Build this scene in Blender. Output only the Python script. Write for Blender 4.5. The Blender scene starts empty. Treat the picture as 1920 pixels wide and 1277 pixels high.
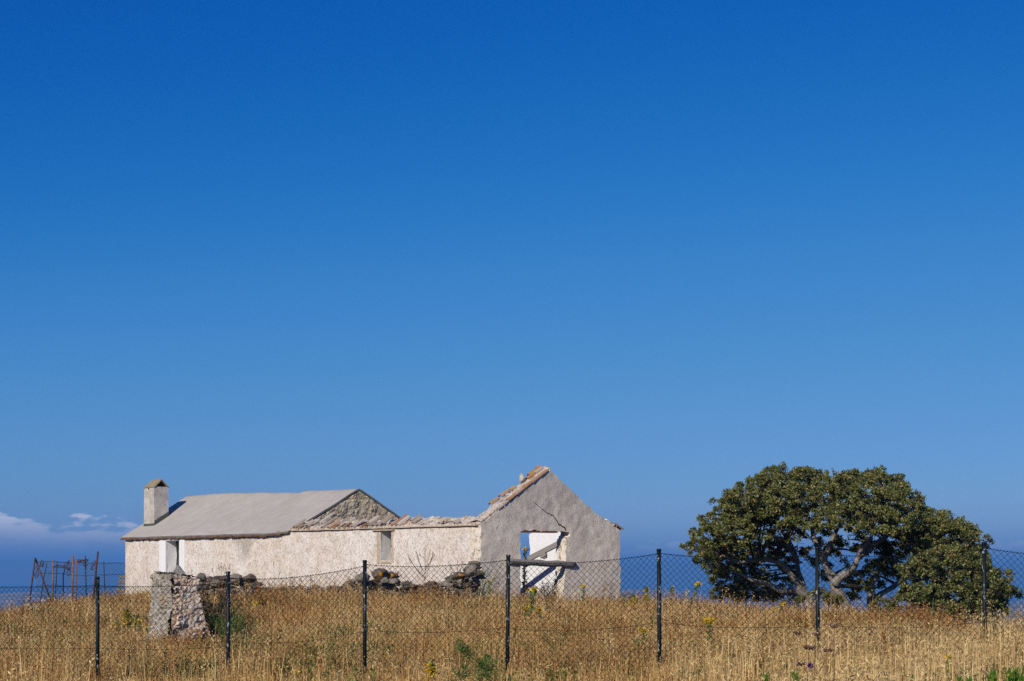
import bpy, bmesh, math, random
import numpy as np
from mathutils import Vector, noise as mnoise

R = random.Random(7)
sc = bpy.context.scene
COL = sc.collection
F, HZ, EYE = 3400.0, 1068.0, 1.65        # focal length in photo pixels, horizon row, eye height


def at(px, py, Y):                       # world point that stands at depth Y on the line of sight through a photo pixel
    return Vector(((px - 960) / F * Y, Y, EYE + (HZ - py) / F * Y))


# ------------------------------------------------------------------ ground height
CP = np.array([
    (0, 0, 0), (-8, 0, -.15), (8, 0, .1), (0, 12, -.15), (5, 14.5, .05), (-6, 14, -.15), (4.4, 17.5, .24),
    (-8, 25.5, -.1), (-5.7, 25, -.05), (0, 23.3, .12), (3.7, 22, .28), (5.6, 21.5, .42), (7.5, 21, .40),
    (-6.4, 33.5, -.03), (-6.2, 36, .05), (-10, 35, .08), (-2, 35, .33), (3, 35, .33), (7, 35, .28), (8.3, 30, .02), (11.4, 40, -.5),
    (-6.2, 48, .92), (-7.4, 45, .84), (-5, 20, -.22), (-2, 19.5, -.16), (1, 19.2, -.04), (3.2, 18.8, .10), (-3.8, 50, .70), (-1.5, 51, .66), (-.15, 50, .48), (2, 50, .43), (4.3, 50, .40), (8.7, 50, .29), (10.9, 50, .26),
    (12.4, 50, .02), (14.2, 50, -.9), (-10.4, 50, .45), (-12.2, 50, .36), (-14.1, 50, -.02), (-16.5, 50, -.45),
    (-1, 57, .56), (3.6, 61, .42), (3, 56, .44), (-8, 62, .6), (-18, 68, .08), (-19.4, 68, -.35), (-16.6, 68, .2), (-16.5, 76, .2), (-14, 62, .3),
    (-21.8, 68, -.9), (-20, 60, -.75), (0, 80, 0), (10, 75, -.8), (16, 60, -1.8), (-20, 92, -1.4), (8, 95, -2.6), (18, 35, -1.8)],
    dtype=float)
CP[(CP[:, 1] > 44) & (CP[:, 1] < 64), 2] -= .21
CP[(CP[:, 1] > 64) & (CP[:, 1] < 78) & (CP[:, 0] < -10), 2] -= .10


def _tps(r2):
    return np.where(r2 > 1e-9, r2 * np.log(np.maximum(r2, 1e-9)), 0)


_n = len(CP)
_K = _tps(((CP[:, None, :2] - CP[None, :, :2]) ** 2).sum(-1)) + np.eye(_n) * .4
_P = np.c_[np.ones(_n), CP[:, :2]]
_S = np.linalg.solve(np.block([[_K, _P], [_P.T, np.zeros((3, 3))]]), np.r_[CP[:, 2], 0, 0, 0])


def ground_np(x, y):
    x = np.asarray(x, float); y = np.asarray(y, float)
    q = np.stack([x, y], -1)
    z = _S[_n] + _S[_n + 1] * x + _S[_n + 2] * y
    for i in range(_n):
        z = z + _S[i] * _tps(((q - CP[i, :2]) ** 2).sum(-1))
    d = np.hypot(x, (y - 38) * .8)
    far = -1.0 - .16 * np.maximum(d - 45, 0)
    far = np.maximum(far, -175)
    w = np.clip((d - 30) / 25, 0, 1); w = w * w * (3 - 2 * w)
    return z * (1 - w) + far * w


def G(x, y):
    return float(ground_np(x, y))


# ------------------------------------------------------------------ object helpers
def tag(o, label=None, cat=None, group=None, kind=None):
    for k, v in (('label', label), ('category', cat), ('group', group), ('kind', kind)):
        if v:
            o[k] = v
    return o


def empty(name, loc, label, cat, group=None):
    o = bpy.data.objects.new(name, None)
    o.empty_display_size = .2
    o.location = loc
    COL.objects.link(o)
    return tag(o, label, cat, group)


class MB:
    """collects geometry; build() links it as ONE mesh object"""

    def __init__(s):
        s.v = []; s.f = []; s.m = []; s.sm = []

    def add(s, vs, fs, m=0, smooth=False):
        k = len(s.v)
        s.v.extend(tuple(p) for p in vs)
        for f in fs:
            s.f.append(tuple(i + k for i in f)); s.m.append(m); s.sm.append(smooth)

    def box(s, c, ax, ay, az, m=0):      # centre and three half-axis vectors
        c, ax, ay, az = Vector(c), Vector(ax), Vector(ay), Vector(az)
        vs = [c + ax * i + ay * j + az * k for i in (-1, 1) for j in (-1, 1) for k in (-1, 1)]
        s.add(vs, [(0, 1, 3, 2), (4, 6, 7, 5), (0, 4, 5, 1), (2, 3, 7, 6), (0, 2, 6, 4), (1, 5, 7, 3)], m)

    def tube(s, pts, rad, n=6, m=0, cap=True, smooth=True):
        pts = [Vector(p) for p in pts]
        if not hasattr(rad, '__len__'):
            rad = [rad] * len(pts)
        vs = []; up = None
        for i, p in enumerate(pts):
            d = pts[min(i + 1, len(pts) - 1)] - pts[max(i - 1, 0)]
            if d.length < 1e-9:
                d = Vector((0, 0, 1))
            d.normalize()
            if up is None:
                up = Vector((0, 1, 0)) if abs(d.y) < .8 else Vector((1, 0, 0))
            a = up - d * up.dot(d)
            if a.length < 1e-4:
                a = d.orthogonal()
            a.normalize(); up = a
            b = d.cross(a)
            for k in range(n):
                w = 2 * math.pi * k / n
                vs.append(p + (a * math.cos(w) + b * math.sin(w)) * rad[i])
        fs = []
        for i in range(len(pts) - 1):
            for k in range(n):
                fs.append((i * n + k, i * n + (k + 1) % n, (i + 1) * n + (k + 1) % n, (i + 1) * n + k))
        if cap:
            fs.append(tuple(range(n))[::-1]); fs.append(tuple(range((len(pts) - 1) * n, len(pts) * n)))
        s.add(vs, fs, m, smooth)

    def stone(s, c, size, seed, m=0, rough=.22, sub=2, flat=False, ncut=13):
        bm = bmesh.new()
        bmesh.ops.create_icosphere(bm, subdivisions=sub, radius=1)
        rr = random.Random(seed)
        off = Vector((rr.uniform(-50, 50), rr.uniform(-50, 50), rr.uniform(-50, 50)))
        cuts = []
        for _ in range(ncut):
            d = Vector((rr.gauss(0, 1), rr.gauss(0, 1), rr.gauss(0, 1))).normalized()
            cuts.append((d, rr.uniform(.5, .8)))
        a = rr.uniform(0, 6.28); ca, sa = math.cos(a), math.sin(a)
        vs = []
        for v in bm.verts:
            p = v.co.copy()
            for d, h in cuts:
                k = p.dot(d)
                if k > h:
                    p -= d * (k - h)
            p *= 1 + rough * mnoise.noise(p * 1.7 + off) + rough * .5 * mnoise.noise(p * 4.5 + off)
            p = Vector((p.x * size[0], p.y * size[1], p.z * size[2]))
            p = Vector((p.x * ca - p.y * sa, p.x * sa + p.y * ca, p.z)) if not flat else p
            vs.append(Vector(c) + p)
        fs = [tuple(v.index for v in f.verts) for f in bm.faces]
        bm.free()
        s.add([Vector(c) + (p_ - Vector(c)) * 1.22 for p_ in vs], fs, m, sub > 2)

    def build(s, name, mats, parent=None, loc=None, sharp=None):
        org = Vector(loc) if loc is not None else Vector((0, 0, 0))
        if parent is not None:
            q = parent
            org = Vector((0, 0, 0))
            while q is not None:
                org += Vector(q.location); q = q.parent
        me = bpy.data.meshes.new(name)
        v = np.array(s.v, dtype=np.float64).reshape(-1, 3) - np.array(org)
        me.from_pydata(v.tolist(), [], s.f)
        if not isinstance(mats, (list, tuple)):
            mats = [mats]
        for mt in mats:
            me.materials.append(mt)
        me.polygons.foreach_set('material_index', s.m)
        me.polygons.foreach_set('use_smooth', s.sm)
        me.update()
        if sharp:
            me.set_sharp_from_angle(angle=math.radians(sharp))
        o = bpy.data.objects.new(name, me)
        COL.objects.link(o)
        if parent is not None:
            o.parent = parent
        else:
            o.location = org
        return o


def n3(p, s, seed=0):
    return mnoise.noise(Vector((p[0] * s + seed * 13.7, p[1] * s - seed * 7.1, p[2] * s + seed * 3.3)))


# ------------------------------------------------------------------ material helpers
class NT:
    def __init__(s, name):
        s.mat = bpy.data.materials.new(name); s.mat.use_nodes = True
        s.t = s.mat.node_tree
        s.b = s.t.nodes['Principled BSDF']
        s.b.inputs['Roughness'].default_value = .9
        s.b.inputs['Specular IOR Level'].default_value = .2
        s.co = None

    def set(s, sock, val):
        if val is None:
            return
        if isinstance(val, bpy.types.NodeSocket):
            s.t.links.new(val, sock)
        else:
            if hasattr(sock.default_value, '__len__') and not isinstance(val, str):
                val = tuple(val)
                if len(sock.default_value) == 4 and len(val) == 3:
                    val = val + (1,)
            sock.default_value = val

    def node(s, typ, **kw):
        n = s.t.nodes.new(typ)
        for k, v in kw.items():
            setattr(n, k, v)
        return n

    def coord(s, scale=(1, 1, 1), kind='Object'):
        if s.co is None:
            s.co = s.node('ShaderNodeTexCoord')
        m = s.node('ShaderNodeMapping')
        m.inputs['Scale'].default_value = scale
        s.t.links.new(s.co.outputs[kind], m.inputs['Vector'])
        return m.outputs[0]

    def noise(s, scale, detail=4, rough=.55, vec=None, dist=0):
        n = s.node('ShaderNodeTexNoise')
        s.set(n.inputs['Vector'], vec if vec is not None else s.coord())
        n.inputs['Scale'].default_value = scale
        n.inputs['Detail'].default_value = detail
        n.inputs['Roughness'].default_value = rough
        n.inputs['Distortion'].default_value = dist
        return n.outputs['Fac']

    def voro(s, scale, vec=None, feature='F1', out='Distance'):
        n = s.node('ShaderNodeTexVoronoi', feature=feature)
        s.set(n.inputs['Vector'], vec if vec is not None else s.coord())
        n.inputs['Scale'].default_value = scale
        return n.outputs[out]

    def ramp(s, fac, stops, interp='LINEAR'):
        r = s.node('ShaderNodeValToRGB')
        r.color_ramp.interpolation = interp
        e = r.color_ramp.elements
        while len(e) < len(stops):
            e.new(.5)
        for el, (p, c) in zip(e, stops):
            el.position = p
            el.color = (c, c, c, 1) if not hasattr(c, '__len__') else (*c, 1)
        s.set(r.inputs[0], fac)
        return r.outputs[0]

    def mix(s, fac, a, b, mode='MIX'):
        m = s.node('ShaderNodeMix', data_type='RGBA', blend_type=mode)
        s.set(m.inputs[0], fac); s.set(m.inputs[6], a); s.set(m.inputs[7], b)
        return m.outputs[2]

    def math(s, op, a, b=0.0, clamp=False):
        m = s.node('ShaderNodeMath', operation=op, use_clamp=clamp)
        s.set(m.inputs[0], a); s.set(m.inputs[1], b)
        return m.outputs[0]

    def bump(s, h, strength=.5, dist=.02, nrm=None):
        b = s.node('ShaderNodeBump')
        b.inputs['Strength'].default_value = strength
        b.inputs['Distance'].default_value = dist
        s.set(b.inputs['Height'], h)
        if nrm is not None:
            s.t.links.new(nrm, b.inputs['Normal'])
        return b.outputs[0]

    def out(s, color=None, normal=None, rough=None, **kw):
        s.set(s.b.inputs['Base Color'], color)
        if normal is not None:
            s.t.links.new(normal, s.b.inputs['Normal'])
        s.set(s.b.inputs['Roughness'], rough)
        for k, v in kw.items():
            s.set(s.b.inputs[k.replace('_', ' ')], v)
        return s.mat


def plaster(name, base, pale, tan, pitcol, pits=.62, bumpk=.6, tanamt=.62, streak=True, rough_scale=1.0):
    m = NT(name)
    big = m.noise(.55, 5, .6)
    mid = m.noise(3.2, 6, .65)
    fine = m.noise(16 * rough_scale, 6, .7)
    c = m.mix(m.ramp(mid, [(.38, 0), (.62, 1)]), base, pale)
    c = m.mix(m.ramp(m.math('ADD', m.math('MULTIPLY', big, .6), m.math('MULTIPLY', mid, .4)), [(tanamt - .08, 0), (tanamt + .08, 1)]), c, tan)
    if streak:
        st = m.noise(1.0, 5, .65, m.coord((4.5, 4.5, .45)))
        c = m.mix(m.math('MULTIPLY', m.ramp(st, [(.56, 0), (.72, 1)]), .55), c, tan)
    pit = m.noise(9 * rough_scale, 5, .72, m.coord((1, 1, .75)), .6)
    pm = m.ramp(pit, [(pits, 0), (pits + .07, 1)])
    c = m.mix(m.math('MULTIPLY', pm, .75), c, pitcol)
    h = m.math('SUBTRACT', m.math('ADD', fine, m.math('MULTIPLY', mid, 1.2)), m.math('MULTIPLY', pm, .8))
    return m.out(c, m.bump(h, bumpk, .03))


def stone_mat(name, cols, lichen=None, lich=.62, scale=1.0, bumpk=.7):
    m = NT(name)
    isl = m.node('ShaderNodeNewGeometry').outputs['Random Per Island']
    nz = m.noise(5 * scale, 6, .65)
    v = m.math('ADD', m.math('MULTIPLY', isl, .55), m.math('MULTIPLY', nz, .5))
    k = len(cols)
    c = m.ramp(v, [(.15 + .7 * i / (k - 1), cc) for i, cc in enumerate(cols)])
    fine = m.noise(26 * scale, 5, .7)
    c = m.mix(m.ramp(fine, [(.3, .55), (.55, 0)]), c, tuple(x * .35 for x in cols[0]))
    if lichen:
        l = m.noise(3.3 * scale, 4, .6, None, .4)
        c = m.mix(m.ramp(l, [(lich, 0), (lich + .06, 1)]), c, lichen)
    return m.out(c, m.bump(m.math('ADD', nz, m.math('MULTIPLY', fine, .6)), bumpk, .04))


MAT = {}
m = NT('cream_plaster')
big = m.noise(.5, 5, .6); mid = m.noise(2.6, 6, .65); fin = m.noise(15, 6, .7)
c = m.mix(m.ramp(mid, [(.36, 0), (.64, 1)]), (.66, .55, .445), (.80, .72, .63))
c = m.mix(m.math('MULTIPLY', m.ramp(big, [(.50, 0), (.64, 1)]), .55), c, (.84, .80, .74))
st = m.noise(1.0, 6, .7, m.coord((2.6, 2.6, .7)), .6)
c = m.mix(m.math('MULTIPLY', m.ramp(st, [(.56, 0), (.72, 1)]), .45), c, (.50, .42, .32))
st2 = m.noise(1.0, 5, .6, m.coord((5, 5, .6)), .4)
c = m.mix(m.math('MULTIPLY', m.ramp(st2, [(.62, 0), (.74, 1)]), .35), c, (.36, .32, .27))
pit = m.noise(11, 6, .74, m.coord((1, 1, .9)), .9)
pm = m.ramp(pit, [(.53, 0), (.62, 1)])
c = m.mix(m.math('MULTIPLY', pm, .52), c, (.36, .28, .20))
pit2 = m.noise(3.4, 6, .8, m.coord((1.2, 1.2, .8)), .5)
pm2 = m.ramp(pit2, [(.62, 0), (.66, 1)])
c = m.mix(m.math('MULTIPLY', pm2, .7), c, (.30, .23, .16))
dt = m.node('ShaderNodeVectorMath', operation='DOT_PRODUCT')
m.t.links.new(m.coord(), dt.inputs[0]); dt.inputs[1].default_value = (-.639, .769, 0)
sz = m.node('ShaderNodeSeparateXYZ'); m.t.links.new(m.coord(), sz.inputs[0])
rn = m.noise(1.0, 6, .7, m.coord((2.2, 2.2, .8)), .4)
near = m.math('SUBTRACT', 1.0, m.math('ABSOLUTE', m.math('SUBTRACT', dt.outputs['Value'], 14.5)))
hi_ = m.math('MULTIPLY', m.math('SUBTRACT', sz.outputs[2], 1.25), .35)
pk = m.ramp(m.math('ADD', m.math('ADD', rn, m.math('MULTIPLY', m.math('MAXIMUM', near, -.6), .30)), hi_), [(.80, 0), (1.0, 1)])
c = m.mix(m.math('MULTIPLY', pk, .8), c, (.42, .375, .30))
# damp, flaking foot of the wall and drips under the eave
ft = m.ramp(m.math('SUBTRACT', m.math('ADD', rn, .12), m.math('MULTIPLY', sz.outputs[2], .28)), [(.36, 0), (.52, 1)])
c = m.mix(m.math('MULTIPLY', ft, .45), c, (.50, .42, .32))
dr = m.noise(1.0, 5, .65, m.coord((3.2, 3.2, .25)), .3)
ev = m.ramp(m.math('ADD', dr, m.math('MULTIPLY', m.math('SUBTRACT', sz.outputs[2], 2.3), .42)), [(.60, 0), (.72, 1)])
c = m.mix(m.math('MULTIPLY', ev, .45), c, (.40, .35, .29))
MAT['front'] = m.out(c, m.bump(m.math('SUBTRACT', m.math('ADD', fin, mid), m.math('MULTIPLY', pm, .9)), .6, .03))
MAT['worn'] = plaster('bare_grey_render', (.44, .40, .34), (.56, .52, .46), (.48, .38, .26), (.28, .24, .19), pits=.56, bumpk=.7)
MAT['worncorner'] = plaster('worn_corner_stones', (.66, .55, .41), (.76, .68, .56), (.50, .39, .26), (.22, .16, .10), pits=.57, bumpk=.9, rough_scale=.5)
m = NT('grey_roughcast')
big = m.noise(.7, 5, .6); mid = m.noise(3, 6, .65); fin = m.noise(17, 6, .7)
c = m.mix(m.ramp(mid, [(.38, 0), (.62, 1)]), (.80, .68, .53), (.88, .78, .645))
st = m.noise(1.0, 6, .68, m.coord((2.4, 2.4, .8)), .5)
c = m.mix(m.math('MULTIPLY', m.ramp(st, [(.50, 0), (.66, 1)]), .62), c, (.58, .46, .34))
c = m.mix(m.math('MULTIPLY', m.ramp(big, [(.50, 0), (.66, 1)]), .6), c, (.88, .80, .69))
sz = m.node('ShaderNodeSeparateXYZ'); m.t.links.new(m.coord(), sz.inputs[0])
gr = m.math('ADD', m.math('MULTIPLY', sz.outputs[2], .16), m.math('MULTIPLY', m.noise(2.2, 6, .7), 1.0))
c = m.mix(m.math('MULTIPLY', m.ramp(gr, [(.94, 0), (1.12, 1)]), .38), c, (.46, .42, .37))
pit = m.noise(10, 6, .74, None, .8)
pm = m.ramp(pit, [(.56, 0), (.64, 1)])
c = m.mix(m.math('MULTIPLY', pm, .4), c, (.50, .41, .32))
MAT['gable'] = m.out(c, m.bump(m.math('SUBTRACT', m.math('ADD', fin, m.math('MULTIPLY', mid, 1.3)), m.math('MULTIPLY', pm, .6)), .5, .03))
MAT['white'] = plaster('white_limewash', (.80, .79, .77), (.83, .82, .80), (.74, .70, .62), (.52, .44, .32), pits=.72, bumpk=.25, tanamt=.68)
MAT['frame'] = plaster('white_frame_paint', (.78, .76, .73), (.82, .80, .78), (.68, .65, .60), (.5, .46, .4), pits=.75, bumpk=.2, tanamt=.7)
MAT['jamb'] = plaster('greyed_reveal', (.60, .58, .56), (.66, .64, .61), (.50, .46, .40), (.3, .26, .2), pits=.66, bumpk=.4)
MAT['brokenjamb'] = plaster('broken_reveal', (.72, .60, .46), (.78, .72, .62), (.55, .36, .22), (.25, .15, .09), pits=.55, bumpk=.8, rough_scale=.6)
MAT['chimney'] = plaster('chimney_render', (.62, .56, .50), (.70, .65, .58), (.40, .36, .31), (.24, .22, .19), pits=.60, bumpk=.5, tanamt=.50)
MAT['stonegable'] = stone_mat('rubble_render', [(.52, .42, .28), (.72, .59, .41), (.82, .70, .52)], (.56, .50, .42), .58, .8, 1.0)
MAT['pillargrey'] = stone_mat('weathered_grey_stone', [(.16, .15, .14), (.30, .28, .25), (.45, .41, .36)], (.34, .24, .13), .63)
MAT['pillarpink'] = stone_mat('pink_rubble_stone', [(.32, .21, .13), (.52, .40, .29), (.62, .52, .42)], (.34, .32, .29), .6)
MAT['darkstone'] = stone_mat('dark_grey_stone', [(.055, .044, .032), (.15, .125, .095), (.32, .275, .225)], (.22, .15, .08), .64)
MAT['lichenstone'] = stone_mat('orange_lichen_stone', [(.07, .057, .044), (.12, .10, .078), (.19, .16, .125)], (.52, .22, .015), .54)
MAT['palestone'] = stone_mat('pale_mortared_stone', [(.40, .35, .28), (.52, .46, .38), (.6, .55, .48)], (.45, .25, .05), .62)
MAT['mortar'] = plaster('broken_roof_mortar', (.52, .43, .34), (.64, .55, .45), (.38, .29, .21), (.18, .13, .09), pits=.56, bumpk=.9, rough_scale=.7)


def simple(name, col, var=.25, scale=6, rough=.9, bumpk=.3, col2=None, spec=.2):
    m = NT(name)
    nz = m.noise(scale, 5, .65)
    c2 = col2 or tuple(x * (1 - var) for x in col)
    m.b.inputs['Specular IOR Level'].default_value = spec
    return m.out(m.mix(m.ramp(nz, [(.35, 0), (.65, 1)]), col, c2), m.bump(nz, bumpk, .01), rough)


m = NT('roof_cement')
a_ = m.noise(.5, 5, .6); b_ = m.noise(2.5, 6, .6, m.coord((1, 1, 1)), .3); c_ = m.noise(30, 4, .7)
MAT['roof'] = m.out(m.mix(m.ramp(m.math('ADD', m.math('MULTIPLY', a_, .6), m.math('MULTIPLY', b_, .4)), [(.38, 0), (.62, 1)]), (.425, .38, .325), (.50, .455, .395)),
                    m.bump(m.math('ADD', m.math('MULTIPLY', b_, 1.6), m.math('MULTIPLY', c_, .25)), .45, .08))
MAT['flash'] = simple('green_bitumen_flashing', (.09, .11, .09), .3, 8)
MAT['tile'] = None
for nm, cols in (('tile', [(.34, .16, .08), (.42, .27, .18), (.46, .37, .29)]), ('tilegrey', [(.30, .24, .19), (.42, .35, .29), (.52, .46, .40)])):
    m = NT('clay_' + nm)
    oi = m.node('ShaderNodeObjectInfo').outputs['Random']
    nz = m.noise(7, 5, .65)
    c = m.ramp(m.math('ADD', m.math('MULTIPLY', oi, .6), m.math('MULTIPLY', nz, .4)), [(.2, cols[0]), (.5, cols[1]), (.8, cols[2])])
    l = m.noise(4.2, 4, .6, m.coord((1, 1, 1)), .5)
    c = m.mix(m.ramp(l, [(.57, 0), (.63, 1)]), c, (.40, .22, .02) if nm == 'tile' else (.25, .2, .15))
    MAT[nm] = m.out(c, m.bump(nz, .4, .01))
MAT['caplichen'] = stone_mat('lichened_cap', [(.22, .18, .12), (.32, .27, .19), (.38, .34, .27)], (.30, .22, .07), .5)
MAT['darkflue'] = simple('flue_shadow', (.012, .011, .01), .3)  # near-black colour in place of the shade inside the chimney openings
MAT['edgebrown'] = simple('rust_brown_eave', (.20, .10, .05), .55, 5, col2=(.09, .055, .04))
MAT['ledge'] = simple('eave_ledge_clay', (.36, .24, .14), .4, 4, col2=(.52, .44, .35))
MAT['darkcrack'] = simple('crack_shadow', (.05, .035, .022), .4, 12)
MAT['redlintel'] = simple('rusted_lintel', (.22, .085, .035), .4, 6)
MAT['surround'] = stone_mat('tan_stone_surround', [(.38, .29, .19), (.50, .40, .28), (.56, .47, .36)], None, .6, .8)

m = NT('weathered_timber')
g_ = m.noise(3, 5, .6, m.coord((9, 9, 9)), 1.2)
k_ = m.noise(1.2, 3, .6)
MAT['wood'] = m.out(m.mix(g_, (.16, .145, .125), (.36, .33, .295)), m.bump(m.math('ADD', g_, k_), .6, .02))
MAT['pallet'] = simple('grey_pallet_wood', (.27, .23, .19), .45, 9)
MAT['rust'] = simple('rusty_iron', (.12, .055, .03), .5, 9, col2=(.055, .03, .025))
MAT['rustlight'] = simple('rusty_yellowed_iron', (.30, .15, .06), .5, 7, col2=(.15, .065, .03))
MAT['darkwire'] = simple('dark_old_wire', (.055, .05, .055), .3)

m = NT('chipped_green_paint')
ch = m.noise(30, 4, .65, m.coord((1, 1, .5)))
pm = m.ramp(ch, [(.60, 0), (.65, 1)])
m.b.inputs['Specular IOR Level'].default_value = .22
MAT['post'] = m.out(m.mix(pm, (.005, .010, .012), (.36, .38, .38)), m.bump(ch, .2, .004), .5)
MAT['mesh'] = simple('green_coated_wire', (.004, .010, .010), .3, rough=.7, spec=.12)

m = NT('grey_bark')
br = m.noise(3, 6, .7, m.coord((4, 4, 1.2)), .8)
lc = m.noise(2.2, 4, .6)
c = m.ramp(br, [(.3, (.09, .078, .062)), (.55, (.25, .222, .19)), (.75, (.38, .345, .30))])
MAT['bark'] = m.out(m.mix(m.ramp(lc, [(.55, 0), (.66, 1)]), c, (.36, .34, .29)), m.bump(br, .9, .04))
MAT['twig'] = simple('dark_twig', (.085, .07, .055), .4, 8)


def leaf_mat(name, stops, trans=.25, rough=.5, spec=.35):
    m = NT(name)
    isl = m.node('ShaderNodeNewGeometry').outputs['Random Per Island']
    c = m.ramp(isl, stops)
    t = m.t
    bs = m.b
    m.set(bs.inputs['Base Color'], c)
    bs.inputs['Roughness'].default_value = rough
    bs.inputs['Specular IOR Level'].default_value = spec
    tr = t.nodes.new('ShaderNodeBsdfTranslucent')
    t.links.new(c, tr.inputs[0])
    mx = t.nodes.new('ShaderNodeMixShader')
    mx.inputs[0].default_value = trans
    t.links.new(bs.outputs[0], mx.inputs[1]); t.links.new(tr.outputs[0], mx.inputs[2])
    t.links.new(mx.outputs[0], t.nodes['Material Output'].inputs[0])
    return m.mat


MAT['leaf'] = leaf_mat('evergreen_leaf', [(0, (.04, .052, .012)), (.3, (.085, .105, .022)), (.6, (.155, .17, .04)), (.90, (.26, .26, .08)), (.96, (.38, .28, .13)), (1, (.40, .14, .04))], .10)
MAT['leaf2'] = leaf_mat('bush_leaf', [(0, (.07, .08, .018)), (.5, (.14, .15, .035)), (.95, (.22, .21, .06)), (1, (.32, .22, .1))], .12)
MAT['fennel'] = leaf_mat('fennel_leaf', [(0, (.07, .115, .02)), (1, (.18, .25, .06))], .3)
MAT['weedleaf'] = leaf_mat('weed_leaf', [(0, (.08, .12, .02)), (.6, (.16, .22, .04)), (1, (.28, .32, .08))], .3)
MAT['brightleaf'] = leaf_mat('bright_leaf', [(0, (.08, .19, .015)), (1, (.17, .33, .03))], .3)
MAT['petal'] = leaf_mat('yellow_petal', [(0, (.62, .38, .0)), (1, (.80, .58, .01))], .2)
MAT['drystem'] = leaf_mat('dry_brown_stem', [(0, (.15, .07, .035)), (1, (.27, .14, .065))], .1)
MAT['dryhead'] = leaf_mat('dry_brown_head', [(0, (.17, .075, .03)), (.72, (.34, .17, .075)), (.8, (.62, .53, .46)), (1, (.66, .58, .52))], .1)
MAT['purple'] = leaf_mat('purple_bloom', [(0, (.07, .015, .12)), (1, (.14, .04, .2))], .1)
MAT['drybush'] = leaf_mat('dead_bush_twig', [(0, (.03, .024, .02)), (.8, (.075, .055, .04)), (1, (.22, .16, .09))], .1)  # tones kept dark so the doorway brush reads as the shade there


def grass_mat(name, lo, hi, alt, altcut, tr_=.12):
    m = NT(name)
    geo = m.node('ShaderNodeNewGeometry')
    isl = geo.outputs['Random Per Island']
    oi = m.node('ShaderNodeObjectInfo').outputs['Random']
    mp = m.node('ShaderNodeMapping')
    m.t.links.new(geo.outputs['Position'], mp.inputs[0])
    pn = m.noise(.45, 4, .6, mp.outputs[0])
    f = m.math('ADD', m.math('MULTIPLY', isl, .65), m.math('MULTIPLY', oi, .35))
    c = m.ramp(f, [(.1, tuple(x * .42 for x in lo)), (.45, lo), (.85, hi), (1, tuple(min(.85, x * 1.15) for x in hi))])
    c = m.mix(m.ramp(m.math('ADD', m.math('MULTIPLY', pn, .7), m.math('MULTIPLY', oi, .3)), [(altcut - .07, 0), (altcut + .05, 1)]), c, alt)
    m.set(m.b.inputs['Base Color'], c)
    m.b.inputs['Roughness'].default_value = .75
    tr = m.node('ShaderNodeBsdfTranslucent'); m.t.links.new(c, tr.inputs[0])
    mx = m.node('ShaderNodeMixShader'); mx.inputs[0].default_value = tr_
    m.t.links.new(m.b.outputs[0], mx.inputs[1]); m.t.links.new(tr.outputs[0], mx.inputs[2])
    m.t.links.new(mx.outputs[0], m.t.nodes['Material Output'].inputs[0])
    return m.mat


MAT['straw'] = grass_mat('dry_straw', (0.560, 0.348, 0.119), (0.840, 0.602, 0.255), (0.520, 0.273, 0.088), .57)
MAT['oat'] = grass_mat('wild_oat', (0.600, 0.405, 0.158), (0.860, 0.649, 0.334), (0.660, 0.452, 0.185), .6)
MAT['rustgrass'] = grass_mat('rusty_dock', (0.380, 0.169, 0.044), (0.620, 0.320, 0.101), (0.360, 0.225, 0.066), .55)
MAT['olive'] = grass_mat('olive_grass', (0.220, 0.198, 0.044), (0.420, 0.339, 0.097), (0.500, 0.348, 0.123), .58)
MAT['browngrass'] = grass_mat('brown_thatch', (0.380, 0.207, 0.075), (0.580, 0.348, 0.141), (0.400, 0.188, 0.066), .56)
MAT['greenweed'] = grass_mat('green_weed', (0.120, 0.151, 0.026), (0.240, 0.273, 0.053), (0.300, 0.254, 0.062), .6, .2)
m = NT('dry_earth')
a_ = m.noise(.4, 5, .6); b_ = m.noise(6, 6, .7)
MAT['earth'] = m.out(m.mix(m.ramp(m.math('ADD', m.math('MULTIPLY', a_, .4), m.math('MULTIPLY', b_, .6)), [(.35, 0), (.65, 1)]), (.09, .06, .03), (.17, .115, .055)),
                     m.bump(b_, .8, .05))
m = NT('sea_water')
w_ = m.noise(.02, 4, .6)
m.b.inputs['Specular IOR Level'].default_value = .3
MAT['sea'] = m.out((.02, .06, .11), m.bump(w_, .3, 3), .35)
m = NT('far_land')
a_ = m.noise(.0022, 6, .62); b_ = m.voro(.0035, None, 'F1', 'Color')
sep = m.node('ShaderNodeSeparateColor'); m.t.links.new(b_, sep.inputs[0])
MAT['farland'] = m.out(m.mix(m.ramp(m.math('ADD', m.math('MULTIPLY', a_, .6), m.math('MULTIPLY', sep.outputs[0], .4)), [(.4, 0), (.62, 1)]), (.20, .16, .11), (.42, .33, .23)))
m = NT('far_mountain_rock')
a_ = m.noise(.0006, 6, .6)
MAT['mount'] = m.out(m.mix(a_, (.05, .06, .05), (.13, .12, .10)))

# ------------------------------------------------------------------ camera, sun, sky
cam = bpy.data.cameras.new('camera')
cam_o = bpy.data.objects.new('camera', cam)
COL.objects.link(cam_o)
cam_o.location = (0, 0, EYE)
cam_o.rotation_euler = (math.pi / 2, 0, 0)
cam.sensor_width = 36; cam.lens = F / 1920 * 36
cam.shift_y = (HZ - 638.5) / 1920
cam.clip_start = .5; cam.clip_end = 200000
sc.cycles.use_denoising = False
sc.camera = cam_o

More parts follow.
